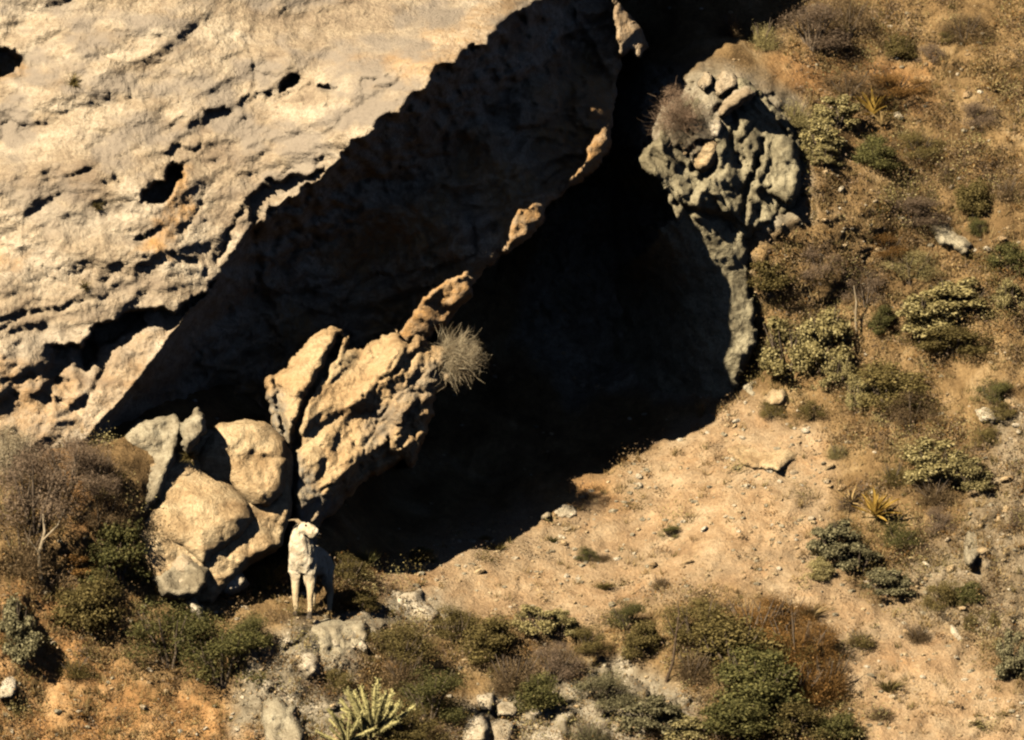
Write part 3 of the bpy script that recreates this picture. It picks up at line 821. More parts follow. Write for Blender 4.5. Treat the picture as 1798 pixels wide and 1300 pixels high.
slope_rock([(858, 1262), (890, 1262), (906, 1270), (896, 1310), (866, 1310)], 'tall white wedge block in the bottom rock cluster above a black cleft', M_WHITE, .24)
slope_rock([(930, 1290), (950, 1272), (985, 1278), (1000, 1310), (930, 1312)], 'low pale rock half hidden at the bottom edge beyond the black cleft', M_WHITE, .16)
slope_rock([(968, 900), (985, 884), (1010, 888), (1018, 905), (998, 912), (975, 910)], 'pale lumpy rock at the edge of the cave shadow on the sand', M_WHITE, .16, step=2.5)
slope_rock([(948, 905), (962, 896), (972, 905), (962, 914), (950, 914)], 'small pale stone at the edge of the cave shadow', M_WHITE, .1, step=2.5)
slope_rock([(1620, 390), (1650, 372), (1690, 385), (1710, 430), (1700, 450), (1650, 430)], 'dark grey rock slab among brush below the upright green bush', M_GREY, .16, .1, rough=.08, block=.06)
slope_rock([(1340, 705), (1355, 682), (1378, 680), (1386, 698), (1375, 715), (1352, 718)], 'rounded tan rock under the big pale shrub', M_TAN, .2)
slope_rock([(1300, 680), (1316, 664), (1335, 668), (1340, 690), (1320, 700)], 'grey stone between the cave shadow and the big pale shrub', M_GREY, .18)
slope_rock([(1690, 960), (1700, 930), (1720, 935), (1722, 975), (1705, 1000), (1694, 990)], 'upright grey rock with a black side on the far slope gully', M_GREY, .26)
slope_rock([(1270, 790), (1320, 770), (1385, 775), (1400, 800), (1370, 830), (1310, 820)], 'low pale bedrock patch on the sand below the big pale shrub', M_TAN, .06, .05, rough=.05, gy_=-.011)
slope_rock([(1650, 1085), (1625, 1060), (1640, 1055), (1680, 1100), (1700, 1130), (1680, 1128)], 'long pale streak of rock at the sand edge under the olive bushes', M_WHITE, .08, .04)
slope_rock([(1700, 700), (1740, 715), (1765, 745), (1720, 742)], 'pale bare rock band between green bushes high on the far slope', M_WHITE, .1, .06, rough=.08)
slope_rock([(0, 1190), (20, 1180), (34, 1200), (25, 1225), (-5, 1230)], 'pale smooth stone at the frame edge below the grey green shrub', M_WHITE, .14)
slope_rock([(252, 1170), (262, 1164), (272, 1180), (262, 1190)], 'small white stone on orange earth below the broad green shrub', M_WHITE, .08, step=2.5)
slope_rock([(1035, 1240), (1075, 1225), (1090, 1250), (1050, 1265)], 'grey flat rock among low grey brush near the bottom edge', M_GREY, .12)

# loose stones
def stone_mesh(seed, sub=2):
    import bmesh
    bm = bmesh.new(); bmesh.ops.create_icosphere(bm, subdivisions=sub, radius=1)
    rs = np.random.RandomState(seed)
    pl = [(Vector(rs.normal(size=3)).normalized(), rs.uniform(.62, .9)) for _ in range(9)]
    for v in bm.verts:
        c = v.co.copy()
        for n, d in pl:
            e = c.dot(n)
            if e > d: c -= n * (e - d) * 0.92
        v.co = Vector((c.x * 1.15, c.y, c.z * .75)) * (1 + .05 * rs.normal())
    me = bpy.data.meshes.new('stone'); bm.to_mesh(me); bm.free()
    return me
STONES = []
for i, m in enumerate((M_WHITE, M_TAN, M_GREY, M_WHITE, M_BOULD, M_TAN)):
    me = stone_mesh(i + 3); me.materials.append(m); STONES.append(me)
rnd = random.Random(5)
def stones(n, poly, smin, smax, label, group):
    poly = np.array(poly, float); k = 0
    lo, hi = poly.min(0), poly.max(0)
    while k < n:
        px, py = rnd.uniform(lo[0], hi[0]), rnd.uniform(lo[1], hi[1])
        if sd_poly(np.array([px]), np.array([py]), poly)[0] < 0: continue
        si = rnd.randrange(6)
        o = bpy.data.objects.new('stone', STONES[si]); col.objects.link(o)
        s = smin + (smax - smin) * rnd.random() ** 2.2
        r = s / 300
        g = ground(px, py)
        o.location = (g[0], g[1] - r * .2, g[2])
        o.scale = (r * rnd.uniform(.8, 1.4), r, r * rnd.uniform(.6, 1.1))
        o.rotation_euler = (rnd.uniform(-.5, .9), rnd.uniform(-.5, .5), rnd.uniform(0, 6.3))
        sz = s / smax; hue = ('white', 'tan', 'grey', 'white', 'buff', 'tan')[si]
        tag(o, ('tiny ' if sz < .5 else 'mid sized ' if sz < .75 else 'largest ') + hue + ' ' + label, 'stone', group + ', ' + hue); k += 1
stones(45, Z_SAND[:12] + [(1330, 1040), (1000, 1100), (780, 1075)], 7, 20, 'stone lying on the bare tan sand slope', 'loose stones on the sand slope')
stones(22, [(370, 1040), (500, 1030), (640, 1085), (640, 1110), (380, 1100)], 6, 16, 'stone on the dusty ledge around the sheep', 'loose stones on the ledge')
stones(26, [(1560, 1000), (1690, 900), (1760, 700), (1798, 700), (1798, 1110), (1740, 1140), (1620, 1080)], 8, 28, 'stone in the rocky gully of the far slope', 'stones in the gully')
stones(35, [(1420, 130), (1798, 60), (1798, 700), (1560, 520), (1420, 420)], 7, 24, 'stone lying in dry brush on the upper slope', 'stones on the brushy upper slope')
stones(40, [(380, 1120), (640, 1120), (800, 1200), (1220, 1200), (1220, 1300), (380, 1300)], 8, 28, 'stone in the rocky brush along the bottom of the slope', 'stones in the lower brush')
stones(16, [(0, 1160), (460, 1230), (460, 1300), (0, 1300)], 7, 18, 'stone on the orange earth bank with dry grass', 'stones on the orange bank')
stones(30, [(1270, 720), (1420, 730), (1480, 860), (1300, 860)], 7, 26, 'stone on the whitish ground between sand and pale shrub', 'stones on the whitish ground')

# ------------------------------------------------------------------ plants: leaf, twig and blade meshes
def quads_from(c, a, b):
    """rhombic leaves: centre c, half long axis a, half short axis b (n,3)"""
    V = np.stack([c - a, c + b * 1.0 - a * .1, c + a, c - b - a * .1], 1).reshape(-1, 3)
    return V, np.arange(len(V)).reshape(-1, 4)
def unit(v): return v / np.maximum(np.linalg.norm(v, axis=-1, keepdims=True), 1e-9)

def leaf_mesh(name, seed, clumps=20, per=130, size=0.026, flat=0.8, clump_r=(.13, .22), hollow=.35, aspect=.55):
    rs = np.random.RandomState(seed)
    C = []
    while len(C) < clumps:
        p = rs.uniform(-1, 1, 3) * (1, 1, 1)
        p[2] = rs.uniform(0.0, 1)
        if .3 < np.linalg.norm(p) < 1: C.append(p * (.40, .40, .78) + (0, 0, .12))
    C = np.array(C); rr = rs.uniform(*clump_r, size=clumps)
    n = clumps * per
    k = np.repeat(np.arange(clumps), per)
    d = unit(rs.normal(size=(n, 3)))
    r = rr[k] * (hollow + (1 - hollow) * rs.uniform(0, 1, n) ** .5) * (1 + .25 * rs.normal(size=n))
    pos = C[k] + d * r[:, None] * (1, 1, flat)
    pos[:, 2] = np.maximum(pos[:, 2], rs.uniform(-.03, .05, n))
    up = unit(d + (0, 0, .5) + .7 * rs.normal(size=(n, 3)))
    a = unit(np.cross(up, rs.normal(size=(n, 3)))); b = np.cross(up, a)
    s = size * rs.uniform(.6, 1.35, n)[:, None]
    V, F = quads_from(pos, a * s, b * s * aspect)
    return mesh_from(name, V, F, False)

def ribbons(p0, p1, w0, w1, rs):
    d = p1 - p0
    side = unit(np.cross(d, rs.normal(size=d.shape)))
    V = np.stack([p0 - side * w0, p0 + side * w0, p1 + side * w1, p1 - side * w1], 1).reshape(-1, 3)
    return V, np.arange(len(V)).reshape(-1, 4)
def twig_mesh(name, seed, n=700, up=.55, width=.006, leafy=900, size=.016):
    rs = np.random.RandomState(seed)
    d = unit(rs.normal(size=(n, 3)) * (1, 1, .8) + (0, 0, up)); d[:, 2] = np.abs(d[:, 2])
    L = rs.uniform(.3, 1, n)[:, None]
    p0 = d * L * .12 * (1, 1, 1)
    p1 = d * L * (.33, .33, .62) + rs.normal(size=(n, 3)) * .03
    m = rs.uniform(.1, .6, (n, 1))
    V1, F1 = ribbons(p0, p1, width, width * .7, rs)
    q0 = p0 + (p1 - p0) * (1 - m * .6)
    q1 = p1 + unit(d + .9 * rs.normal(size=(n, 3))) * rs.uniform(.06, .22, (n, 1)) * (.8, .8, 1.1)
    V2, F2 = ribbons(q0, q1, width * .7, width * .3, rs)
    r1 = p1 + unit(d + 1.1 * rs.normal(size=(n, 3))) * rs.uniform(.05, .18, (n, 1))
    V3, F3 = ribbons(p1, r1, width * .6, width * .25, rs)
    k = rs.randint(0, n, leafy)
    c = q1[k] + rs.normal(size=(leafy, 3)) * .03
    a = unit(rs.normal(size=(leafy, 3))); b = unit(np.cross(a, rs.normal(size=(leafy, 3))))
    s = size * rs.uniform(.5, 1.4, (leafy, 1))
    V4, F4 = quads_from(c, a * s, b * s * .5)
    V = np.concatenate([V1, V2, V3, V4]); V[:, 2] = np.maximum(V[:, 2], -.04)
    off = np.cumsum([0, len(V1), len(V2), len(V3)])
    F = np.concatenate([f + o for f, o in zip((F1, F2, F3, F4), off)])
    return mesh_from(name, V, F, False)
def tuft_mesh(name, seed, n=150, spread=.5, width=.016, droop=.35):
    rs = np.random.RandomState(seed)
    az = rs.uniform(0, 6.283, n); tilt = rs.uniform(0, 1, n) ** .7 * spread
    d = np.stack([np.cos(az) * np.sin(tilt * 1.5), np.sin(az) * np.sin(tilt * 1.5), np.cos(tilt * 1.5)], 1)
    L = rs.uniform(.55, 1.05, (n, 1))
    b0 = np.stack([np.cos(az), np.sin(az), 0 * az], 1) * rs.uniform(0, .12, (n, 1))
    m = b0 + d * L * .55 * (.6, .6, 1)
    t = m + unit(d + np.stack([np.cos(az), np.sin(az), 0 * az - .5], 1) * droop * rs.uniform(.3, 1.4, (n, 1))) * L * .5
    V1, F1 = ribbons(b0, m, width, width * .8, rs); V2, F2 = ribbons(m, t, width * .8, width * .1, rs)
    return mesh_from(name, np.concatenate([V1, V2]), np.concatenate([F1, F2 + len(V1)]), False)
def tube(pts, radii, seg=5):
    pts = np.asarray(pts, float); V, F = [], []
    n = len(pts)
    for i in range(n):
        d = unit((pts[min(i + 1, n - 1)] - pts[max(i - 1, 0)])[None])[0]
        h = np.array([0.3, .9, .2]); a = unit(np.cross(d, h)[None])[0]; b = np.cross(d, a)
        for j in range(seg):
            t = 6.283 * j / seg
            V.append(pts[i] + radii[i] * (math.cos(t) * a + math.sin(t) * b))
    for i in range(n - 1):
        for j in range(seg):
            F.append((i * seg + j, i * seg + (j + 1) % seg, (i + 1) * seg + (j + 1) % seg, (i + 1) * seg + j))
    return V, F
def join(parts):
    V, F = [], []
    for v, f in parts:
        F += [tuple(i + len(V) for i in q) for q in f]; V += list(v)
    return V, F
def stem_mesh(name, seed, n=8):
    rs = np.random.RandomState(seed); parts = []
    for i in range(n):
        az = 6.283 * i / n + rs.uniform(-.3, .3); sp = rs.uniform(.15, .36); h = rs.uniform(.5, .85)
        p = [np.array([0, 0, -.12]), np.array([math.cos(az) * sp * .4, math.sin(az) * sp * .4, h * .35]),
             np.array([math.cos(az) * sp * .75, math.sin(az) * sp * .75, h * .7]), np.array([math.cos(az) * sp, math.sin(az) * sp, h])]
        parts.append(tube(p, [.022, .016, .010, .004]))
        q = p[2] + np.array([rs.uniform(-.18, .18), rs.uniform(-.18, .18), .2])
        parts.append(tube([p[1], (p[1] + q) / 2 + rs.normal(size=3) * .02, q], [.012, .008, .003]))
    return mesh_from(name, *join(parts), True)

LEAFY = {}
def foliage(kind, form, var):
    key = (kind, form, var)
    if key not in LEAFY:
        sd = 11 + var * 7 + len(form)
        if form == 'leafy': me = leaf_mesh('foliage', sd, 28, 330, .022)
        elif form == 'fine': me = leaf_mesh('foliage', sd, 30, 340, .016, clump_r=(.12, .2), aspect=.4)
        elif form == 'clump': me = leaf_mesh('foliage', sd, 32, 260, .026, clump_r=(.09, .15), aspect=.62, hollow=.2)
        elif form == 'twig': me = twig_mesh('foliage', sd, 900, .55, .003, 2200, .014)
        elif form == 'fuzz': me = leaf_mesh('foliage', sd, 34, 300, .020, clump_r=(.12, .2), aspect=.16)
        elif form == 'bare': me = twig_mesh('foliage', sd, 1500, .5, .0024, 1500, .011)
        else: me = tuft_mesh('blades', sd)
        me.materials.append(M_LEAF[kind]); LEAFY[key] = me
    return LEAFY[key]
STEMS = [stem_mesh('stems', 3), stem_mesh('stems', 4, 6)]
for s_ in STEMS: s_.materials.append(M_STEM)
KIND_NAME = {'leafy': 'shrub', 'fine': 'shrub', 'clump': 'shrub', 'twig': 'dry_shrub', 'bare': 'bare_shrub', 'fuzz': 'bare_shrub', 'tuft': 'grass_tuft'}
KIND_CAT = {'shrub': 'shrub', 'dry_shrub': 'dry shrub', 'bare_shrub': 'bare shrub', 'grass_tuft': 'grass tuft'}
def plant(kind, form, px, py, w_, h_, label, group=None, yoff=0.0):
    base_y = py + h_ * .40
    g = ground(px, base_y)
    nm = KIND_NAME[form]
    root = empty(nm, (g[0], g[1] + 0.04 + yoff, g[2]), rnd.uniform(0, 6.28))
    tag(root, label, KIND_CAT[nm], group)
    W, H = w_ / 150 * 1.08, h_ / 150 * 1.0
    root.scale = (W, W * .92, H)
    f = link('blades' if form == 'tuft' else 'foliage', foliage(kind, form, rnd.randrange(3)), None, root)
    if form != 'tuft': link('stems', rnd.choice(STEMS), None, root)
    return root

PLANTS = [
 ('dark', 'fine', 300, 1120, 180, 135, 'broad dark green shrub just below the boulder pile, larger of the joined pair'),
 ('dark', 'fine', 390, 1155, 180, 135, 'dark green shrub reaching down the orange bank below the boulder pile'),
 ('dark', 'fine', 440, 1110, 80, 70, 'small dark green shrub capping the end of the broad green thicket'),
 ('dark', 'leafy', 205, 985, 130, 130, 'dark green shrub in the shaded hollow beside the pale slanting slab'),
 ('olive', 'leafy', 150, 1070, 120, 110, 'olive shrub between the orange bank and the broad green thicket'),
 ('grey', 'clump', 30, 1115, 95, 130, 'grey green clumpy shrub on the orange bank at the frame edge'),
 ('purple', 'fuzz', 60, 870, 180, 170, 'large grey brown bare shrub beneath the cliff foot'),
 ('purple', 'fuzz', 120, 820, 150, 110, 'pale grey brown bare shrub highest against the cliff foot'),
 ('hay', 'fuzz', 20, 800, 110, 120, 'hay coloured fine twigged shrub at the frame edge under the cliff'),
 ('brown', 'fuzz', 175, 900, 100, 100, 'brown fine twigged shrub between the bare shrubs and the boulder pile'),
 ('purple', 'fuzz', 165, 830, 110, 110, 'greyish bare shrub touching the tall grey boulder'),
 ('brown', 'twig', 40, 960, 130, 120, 'dark brown twiggy shrub under the large bare one'),
 ('orange', 'clump', 125, 990, 80, 60, 'small rusty leaved shrub below the bare shrubs'),
 ('olive', 'fine', 170, 1030, 90, 60, 'low olive shrub at the edge of the shaded hollow'),
 ('olive', 'twig', 130, 1170, 90, 50, 'low dry olive shrub on the orange bank'),
 ('olive', 'tuft', 468, 1015, 80, 55, 'green grassy clump behind the sheep next to the dark gap'),
 ('olive', 'fine', 470, 1022, 70, 40, 'low green shrub at the foot of the dark gap near the sheep'),
 ('olive', 'fine', 612, 1000, 90, 60, 'green shrub just behind the rump of the sheep'),
 ('dark', 'tuft', 645, 985, 40, 50, 'thin green grass clump at the corner of the cave shadow'),
 ('olive', 'leafy', 632, 1058, 70, 42, 'low olive shrub on the ledge past the hind leg of the sheep'),
 ('dark', 'fine', 742, 976, 50, 36, 'small green shrub alone on the sand near the shadow corner'),
 ('olive', 'fine', 700, 1140, 130, 100, 'olive shrub below the white cracked slab'),
 ('brown', 'twig', 710, 1175, 120, 90, 'dark brown twiggy shrub under the olive ones'),
 ('olive', 'fine', 800, 1100, 110, 80, 'olive shrub at the lower edge of the sand beside the cracked slab'),
 ('olive', 'leafy', 860, 1130, 120, 90, 'dense olive shrub in the middle of the lower thicket'),
 ('brown', 'twig', 900, 1180, 130, 100, 'dark brown shrub at the core of the lower thicket'),
 ('purple', 'fuzz', 975, 1165, 100, 85, 'purple grey bare shrub at the end of the lower thicket'),
 ('dark', 'fine', 755, 1225, 140, 110, 'dark shrub above the bottom rock cluster next to the cactus'),
 ('olive', 'fine', 720, 1280, 120, 80, 'dark olive shrub at the bottom edge between cactus and rock cluster'),
 ('dark', 'leafy', 945, 1220, 80, 80, 'dark green shrub standing over the black cleft by the rock cluster'),
 ('olive', 'fine', 592, 1200, 70, 55, 'small olive shrub below the grey rock step'),
 ('pale', 'clump', 940, 1090, 90, 65, 'pale yellow green shrub on the lower edge of the sand'),
 ('pale', 'clump', 985, 1097, 70, 60, 'second pale yellow green shrub joined to the one on the sand edge'),
 ('olive', 'fine', 1035, 1125, 70, 60, 'small olive shrub beside the pale yellow pair'),
 ('dark', 'fine', 1100, 1083, 75, 65, 'round dark green shrub standing alone at the sand edge'),
 ('olive', 'leafy', 1128, 1130, 80, 75, 'olive shrub just below the round dark green one'),
 ('grey', 'fine', 1060, 1215, 130, 80, 'low grey green brush shrub near the bottom, between rocks'),
 ('grey', 'clump', 1140, 1260, 140, 90, 'mottled grey green shrub at the bottom edge beside the big thicket'),
 ('pale', 'clump', 1200, 1285, 110, 70, 'pale olive shrub at the bottom edge under the big thicket'),
 ('grey', 'twig', 1035, 1285, 110, 60, 'low grey twiggy shrub at the bottom edge'),
 ('olive', 'fine', 1225, 1100, 150, 110, 'olive shrub crowning the big thicket on the sand'),
 ('orange', 'twig', 1325, 1085, 150, 105, 'rust orange shrub crowning the big thicket'),
 ('orange', 'twig', 1400, 1130, 150, 130, 'rust orange twiggy shrub on the outer flank of the big thicket'),
 ('olive', 'fine', 1400, 1150, 90, 70, 'small olive shrub caught among the rust coloured ones of the big thicket'),
 ('orange', 'twig', 1265, 1090, 90, 60, 'rusty twigs poking through the olive crown of the big thicket'),
 ('orange', 'fuzz', 1310, 1160, 90, 60, 'rusty fine twigged shrub low inside the big thicket'),
 ('orange', 'fuzz', 1375, 1075, 110, 80, 'rust coloured fine twigged crown at the top of the big thicket'),
 ('orange', 'fuzz', 1435, 1130, 110, 100, 'rust coloured fine twigged shrub on the sand side of the big thicket'),
 ('orange', 'leafy', 1345, 1135, 100, 80, 'rusty leaved shrub inside the crown of the big thicket'),
 ('orange', 'twig', 1450, 1185, 120, 110, 'dark rusty shrub lowest on the outer flank of the big thicket'),
 ('olive', 'leafy', 1290, 1140, 170, 130, 'dense olive green shrub in the heart of the big thicket'),
 ('brown', 'twig', 1215, 1165, 100, 90, 'dark brown shrub on the cave side of the big thicket'),
 ('dark', 'leafy', 1330, 1200, 160, 120, 'dark green shrub in the lower heart of the big thicket'),
 ('orange', 'twig', 1400, 1195, 150, 110, 'olive shrub mixed with rust twigs in the big thicket'),
 ('dark', 'leafy', 1300, 1265, 150, 90, 'dark green shrub at the bottom edge of the big thicket'),
 ('olive', 'leafy', 1400, 1270, 120, 80, 'olive green shrub at the bottom edge past the dark one'),
 ('dark', 'leafy', 1470, 1280, 90, 60, 'small dark green shrub at the bottom corner of the big thicket'),
 ('olive', 'tuft', 875, 962, 34, 18, 'low green tuft on the sand midway along the cave shadow'),
 ('olive', 'tuft', 853, 946, 30, 14, 'tiny flat tuft nearest the cave shadow'),
 ('dark', 'tuft', 970, 948, 34, 16, 'dark flat tuft on the sand below the lumpy pale rock'),
 ('dark', 'fine', 1030, 975, 46, 36, 'small dark shrub in the middle of the bare sand'),
 ('brown', 'twig', 1060, 978, 40, 22, 'small dry twig clump beside the dark shrub on the sand'),
 ('olive', 'tuft', 1062, 1030, 50, 18, 'flat olive tuft low on the bare sand'),
 ('dark', 'fine', 1177, 934, 46, 28, 'blue green small shrub high on the bare sand'),
 ('brown', 'twig', 1160, 1022, 50, 36, 'brown dry twigs on the sand above the dead stem'),
 ('grey', 'clump', 1465, 950, 110, 90, 'grey green shrub at the top edge of the sand below the yellow agave'),
 ('pale', 'leafy', 1440, 1000, 55, 50, 'bright green shrub at the foot of the grey green one by the sand'),
 ('grey', 'clump', 1510, 985, 100, 70, 'grey green shrub beside the bright green one on the gully side'),
 ('grey', 'clump', 1555, 1025, 100, 60, 'sprawling grey green shrub lowest of the group at the sand edge'),
 ('dark', 'fine', 1580, 945, 76, 56, 'dark green rounded shrub just below the yellow agave'),
 ('pale', 'clump', 1640, 815, 130, 95, 'large pale olive shrub above the dark brown one on the far slope'),
 ('pale', 'clump', 1700, 835, 90, 80, 'pale olive shrub with black shade under it on the far slope'),
 ('brown', 'twig', 1640, 860, 110, 60, 'brown shrub in the shade of the pale olive pair'),
 ('purple', 'fuzz', 1650, 915, 60, 66, 'purple brown bare shrub in the gully'),
 ('olive', 'fine', 1655, 1050, 85, 70, 'olive shrub hanging over the pale rock streak'),
 ('dark', 'leafy', 1700, 1045, 56, 50, 'dark green shrub beside the olive one over the rock streak'),
 ('olive', 'fine', 1703, 1096, 30, 42, 'small olive bush at the foot of the rock streak'),
 ('olive', 'fine', 1745, 1092, 26, 32, 'tiny olive bush further along the gully foot'),
 ('grey', 'clump', 1778, 1155, 70, 100, 'grey green shrub at the frame edge low on the far slope'),
 ('pale', 'clump', 1385, 610, 140, 130, 'big pale yellow green leafy bush beside the cave shadow'),
 ('pale', 'clump', 1445, 600, 130, 150, 'taller half of the big pale yellow green bush, with black shade under'),
 ('pale', 'clump', 1470, 655, 70, 80, 'pale bush overhanging the black hollow beside the big one'),
 ('pale', 'clump', 1505, 690, 50, 80, 'narrow pale bush standing beside the big one'),
 ('olive', 'leafy', 1350, 480, 110, 80, 'olive bush directly above the smooth grey boulder'),
 ('brown', 'twig', 1385, 510, 80, 70, 'brown bush tucked behind the olive one over the boulder'),
 ('olive', 'fine', 1355, 722, 56, 40, 'dark small shrub beneath the tan rock at the sand top'),
 ('olive', 'fine', 1425, 722, 66, 40, 'low olive shrub below the black hollow of the big pale bush'),
 ('olive', 'leafy', 1560, 680, 140, 100, 'dark olive bush on the slope past the narrow pale one'),
 ('brown', 'fuzz', 1600, 720, 130, 80, 'brown bush below the dark olive one'),
 ('dark', 'leafy', 1550, 565, 56, 60, 'black green bush at the foot of the bleached trunk'),
 ('purple', 'fuzz', 1520, 505, 100, 90, 'grey bare bush around the bleached trunk'),
 ('dark', 'leafy', 1482, 500, 45, 60, 'dark slim bush behind the bleached trunk'),
 ('pale', 'clump', 1620, 560, 140, 90, 'pale yellow bush in the middle of the far slope'),
 ('pale', 'clump', 1680, 525, 150, 90, 'pale yellow bush higher on the far slope, beside its twin'),
 ('pale', 'clump', 1770, 520, 70, 70, 'pale yellow bush at the frame edge on the far slope'),
 ('olive', 'leafy', 1680, 600, 140, 60, 'long olive bush under the pale yellow ones'),
 ('dark', 'leafy', 1770, 460, 80, 66, 'dark green bush at the frame edge of the upper slope'),
 ('dark', 'fine', 1745, 690, 80, 56, 'green bush on the far slope above the bare rock band'),
 ('olive', 'fine', 1760, 725, 70, 40, 'olive bush beside the bare rock band'),
 ('olive', 'leafy', 1708, 350, 76, 80, 'upright green bush high on the far slope'),
 ('dark', 'fine', 1716, 400, 50, 44, 'dark green bush just under the upright one'),
 ('dark', 'leafy', 1535, 270, 80, 66, 'dark green bush beside the outcrop, throwing black shade'),
 ('dark', 'fine', 1555, 290, 60, 40, 'small dark bush in the shade of the one beside the outcrop'),
 ('olive', 'fuzz', 1615, 255, 100, 64, 'dark brownish bush on the upper slope past the dark green one'),
 ('pale', 'clump', 1440, 240, 90, 80, 'pale yellow bush directly beside the brown outcrop boulder'),
 ('pale', 'clump', 1470, 200, 100, 70, 'pale yellow bush above the one beside the outcrop'),
 ('pale', 'twig', 1395, 195, 90, 70, 'pale dry bush over the crest of the outcrop'),
 ('pale', 'clump', 1445, 275, 80, 50, 'low pale bush at the foot of the outcrop boulder'),
 ('purple', 'fuzz', 1425, 45, 150, 110, 'dark bare bush at the upper edge beside the cave shadow'),
 ('brown', 'fuzz', 1490, 30, 110, 90, 'dark brown bush at the upper edge of the picture'),
 ('olive', 'leafy', 1578, 85, 66, 50, 'green bush on the upper slope under the brown ones'),
 ('purple', 'fuzz', 1634, 96, 54, 44, 'dark purple bare bush beside the upper green one'),
 ('brown', 'fuzz', 1695, 50, 100, 66, 'dark brown bush near the upper corner'),
 ('olive', 'fine', 1665, 66, 40, 30, 'small olive bush below the upper corner one'),
 ('brown', 'twig', 1280, 40, 60, 60, 'brown bush at the edge of the topmost shadow'),
 ('pale', 'twig', 1340, 60, 80, 70, 'straw coloured bush next to the topmost shadow'),
 ('orange', 'fuzz', 1570, 150, 170, 60, 'low rusty mound of brush below the green upper bush'),
 ('brown', 'fuzz', 1490, 150, 130, 60, 'low brown brush above the yellow agave of the upper slope'),
 ('brown', 'twig', 1660, 300, 50, 50, 'brown bush on the upper slope beside the upright green one'),
 ('purple', 'bare', 1783, 905, 40, 70, 'purple bare bush at the frame edge in the gully'),
 ('olive', 'fine', 1735, 770, 60, 44, 'olive bush above the rocky gully'),
 ('purple', 'fuzz', 1440, 460, 90, 80, 'grey brown bare bush on the slope above the big pale bush'),
 ('pale', 'fuzz', 1600, 470, 130, 70, 'dry pale brush in the middle of the upper slope'),
 ('orange', 'fuzz', 1560, 430, 100, 60, 'rust brown brush above the bleached trunk'),
 ('brown', 'twig', 1770, 330, 60, 60, 'brown bush at the frame edge of the upper slope'),
 ('purple', 'fuzz', 1720, 200, 90, 60, 'grey purple bush in the upper slope near the frame edge'),
 ('purple', 'fuzz', 1600, 370, 150, 70, 'grey brown brush beside the dark grey slab'),
 ('purple', 'twig', 1490, 880, 60, 44, 'brown bush beside the yellow agave by the sand'),
 ('olive', 'twig', 1570, 830, 80, 60, 'dry olive bush between the big pale bush and the agave'),
 ('pale', 'twig', 1470, 790, 60, 40, 'pale dry shrub on the whitish ground'),
 ('olive', 'twig', 1510, 1120, 70, 40, 'olive dry twigs on the lower sand'),
 ('brown', 'twig', 1610, 1110, 70, 46, 'brown dry bush where sand meets the gully'),
 ('olive', 'tuft', 1560, 1205, 60, 30, 'green tuft on the lower sand past the big thicket'),
 ('brown', 'twig', 1545, 1250, 60, 36, 'brown twigs on the sand beyond the bottom of the big thicket'),
 ('olive', 'fine', 1715, 1272, 30, 18, 'tiny dark shrub on the bare sand in the lower corner'),
 ('straw', 'tuft', 1420, 1075, 70, 40, 'straw coloured tuft just above the rust orange thicket'),
 ('straw', 'tuft', 1230, 720, 24, 40, 'thin pale tuft on the very edge of the cave shadow'),
 ('olive', 'tuft', 135, 145, 40, 30, 'small green plant growing on the cliff face'),
]
for row in PLANTS[:-1]:
    k, f, px, py, w_, h_, lab = row
    plant(k, f, px, py, w_, h_, lab)

# plants rooted in the rock itself
def rock_plant(name, me, p, direction, size, label, cat, mat, bushy=False):
    root = empty(name, p)
    root.rotation_euler = Vector(direction).to_track_quat('Z', 'Y').to_euler()
    root.scale = (size, size, size)
    if len(me.materials) == 0: me.materials.append(mat)
    link('blades', me, None, root)
    if bushy:
        fz = leaf_mesh('foliage', int(size * 100), 26, 330, .017, clump_r=(.12, .22), aspect=.14); fz.materials.append(mat)
        f = link('foliage', fz, None, root); f.scale = (1.25, 1.1, 1.0)
    return tag(root, label, cat)
def front_pt(fn, px, py, off=0.0):
    a = np.array([float(px)]); b = np.array([float(py)])
    return P(a, b, fn(a, b) + off)[0]
def spiky(name, seed, n=2600, width=.0042, spread=1.15):
    rs = np.random.RandomState(seed)
    d = unit(rs.normal(size=(n, 3)) * (1, 1, .6) + (0, 0, .95))
    L = rs.uniform(.35, 1.0, (n, 1)) ** .7 * (.85 + .8 * noise(d[:, 0] * 1.7 + seed, d[:, 1] * 1.7, d[:, 2] * 1.7)[:, None])
    p0 = d * L * rs.uniform(.1, .6, (n, 1)) + rs.normal(size=(n, 3)) * .07; m = p0 + unit(d + rs.normal(size=(n, 3)) * .45) * .22; t = m + unit(d + rs.normal(size=(n, 3)) * .6 + (0, -.0, -.1)) * .2
    V1, F1 = ribbons(p0, m, width, width, rs); V2, F2 = ribbons(m, t, width, width * .4, rs)
    return mesh_from(name, np.concatenate([V1, V2]), np.concatenate([F1, F2 + len(V1)]), False)
rock_plant('hanging_plant', spiky('blades', 5, 800, .0036), front_pt(butt_front, 785, 628, .05), (.9, -.4, .12), .56, 'pale spiky tussock hanging off the tip of the sunlit buttress', 'hanging plant', M_LEAF['hay'], True)
g = ground(1195, 205)
rock_plant('dead_plant', spiky('blades', 9, 700, .0028), (g[0], g[1] - .32, g[2] - .1), (-.3, -.45, .85), .58, 'pinkish brown dead bristly plant perched on the outcrop edge over the cave', 'dead plant', M_LEAF['pink'], True)
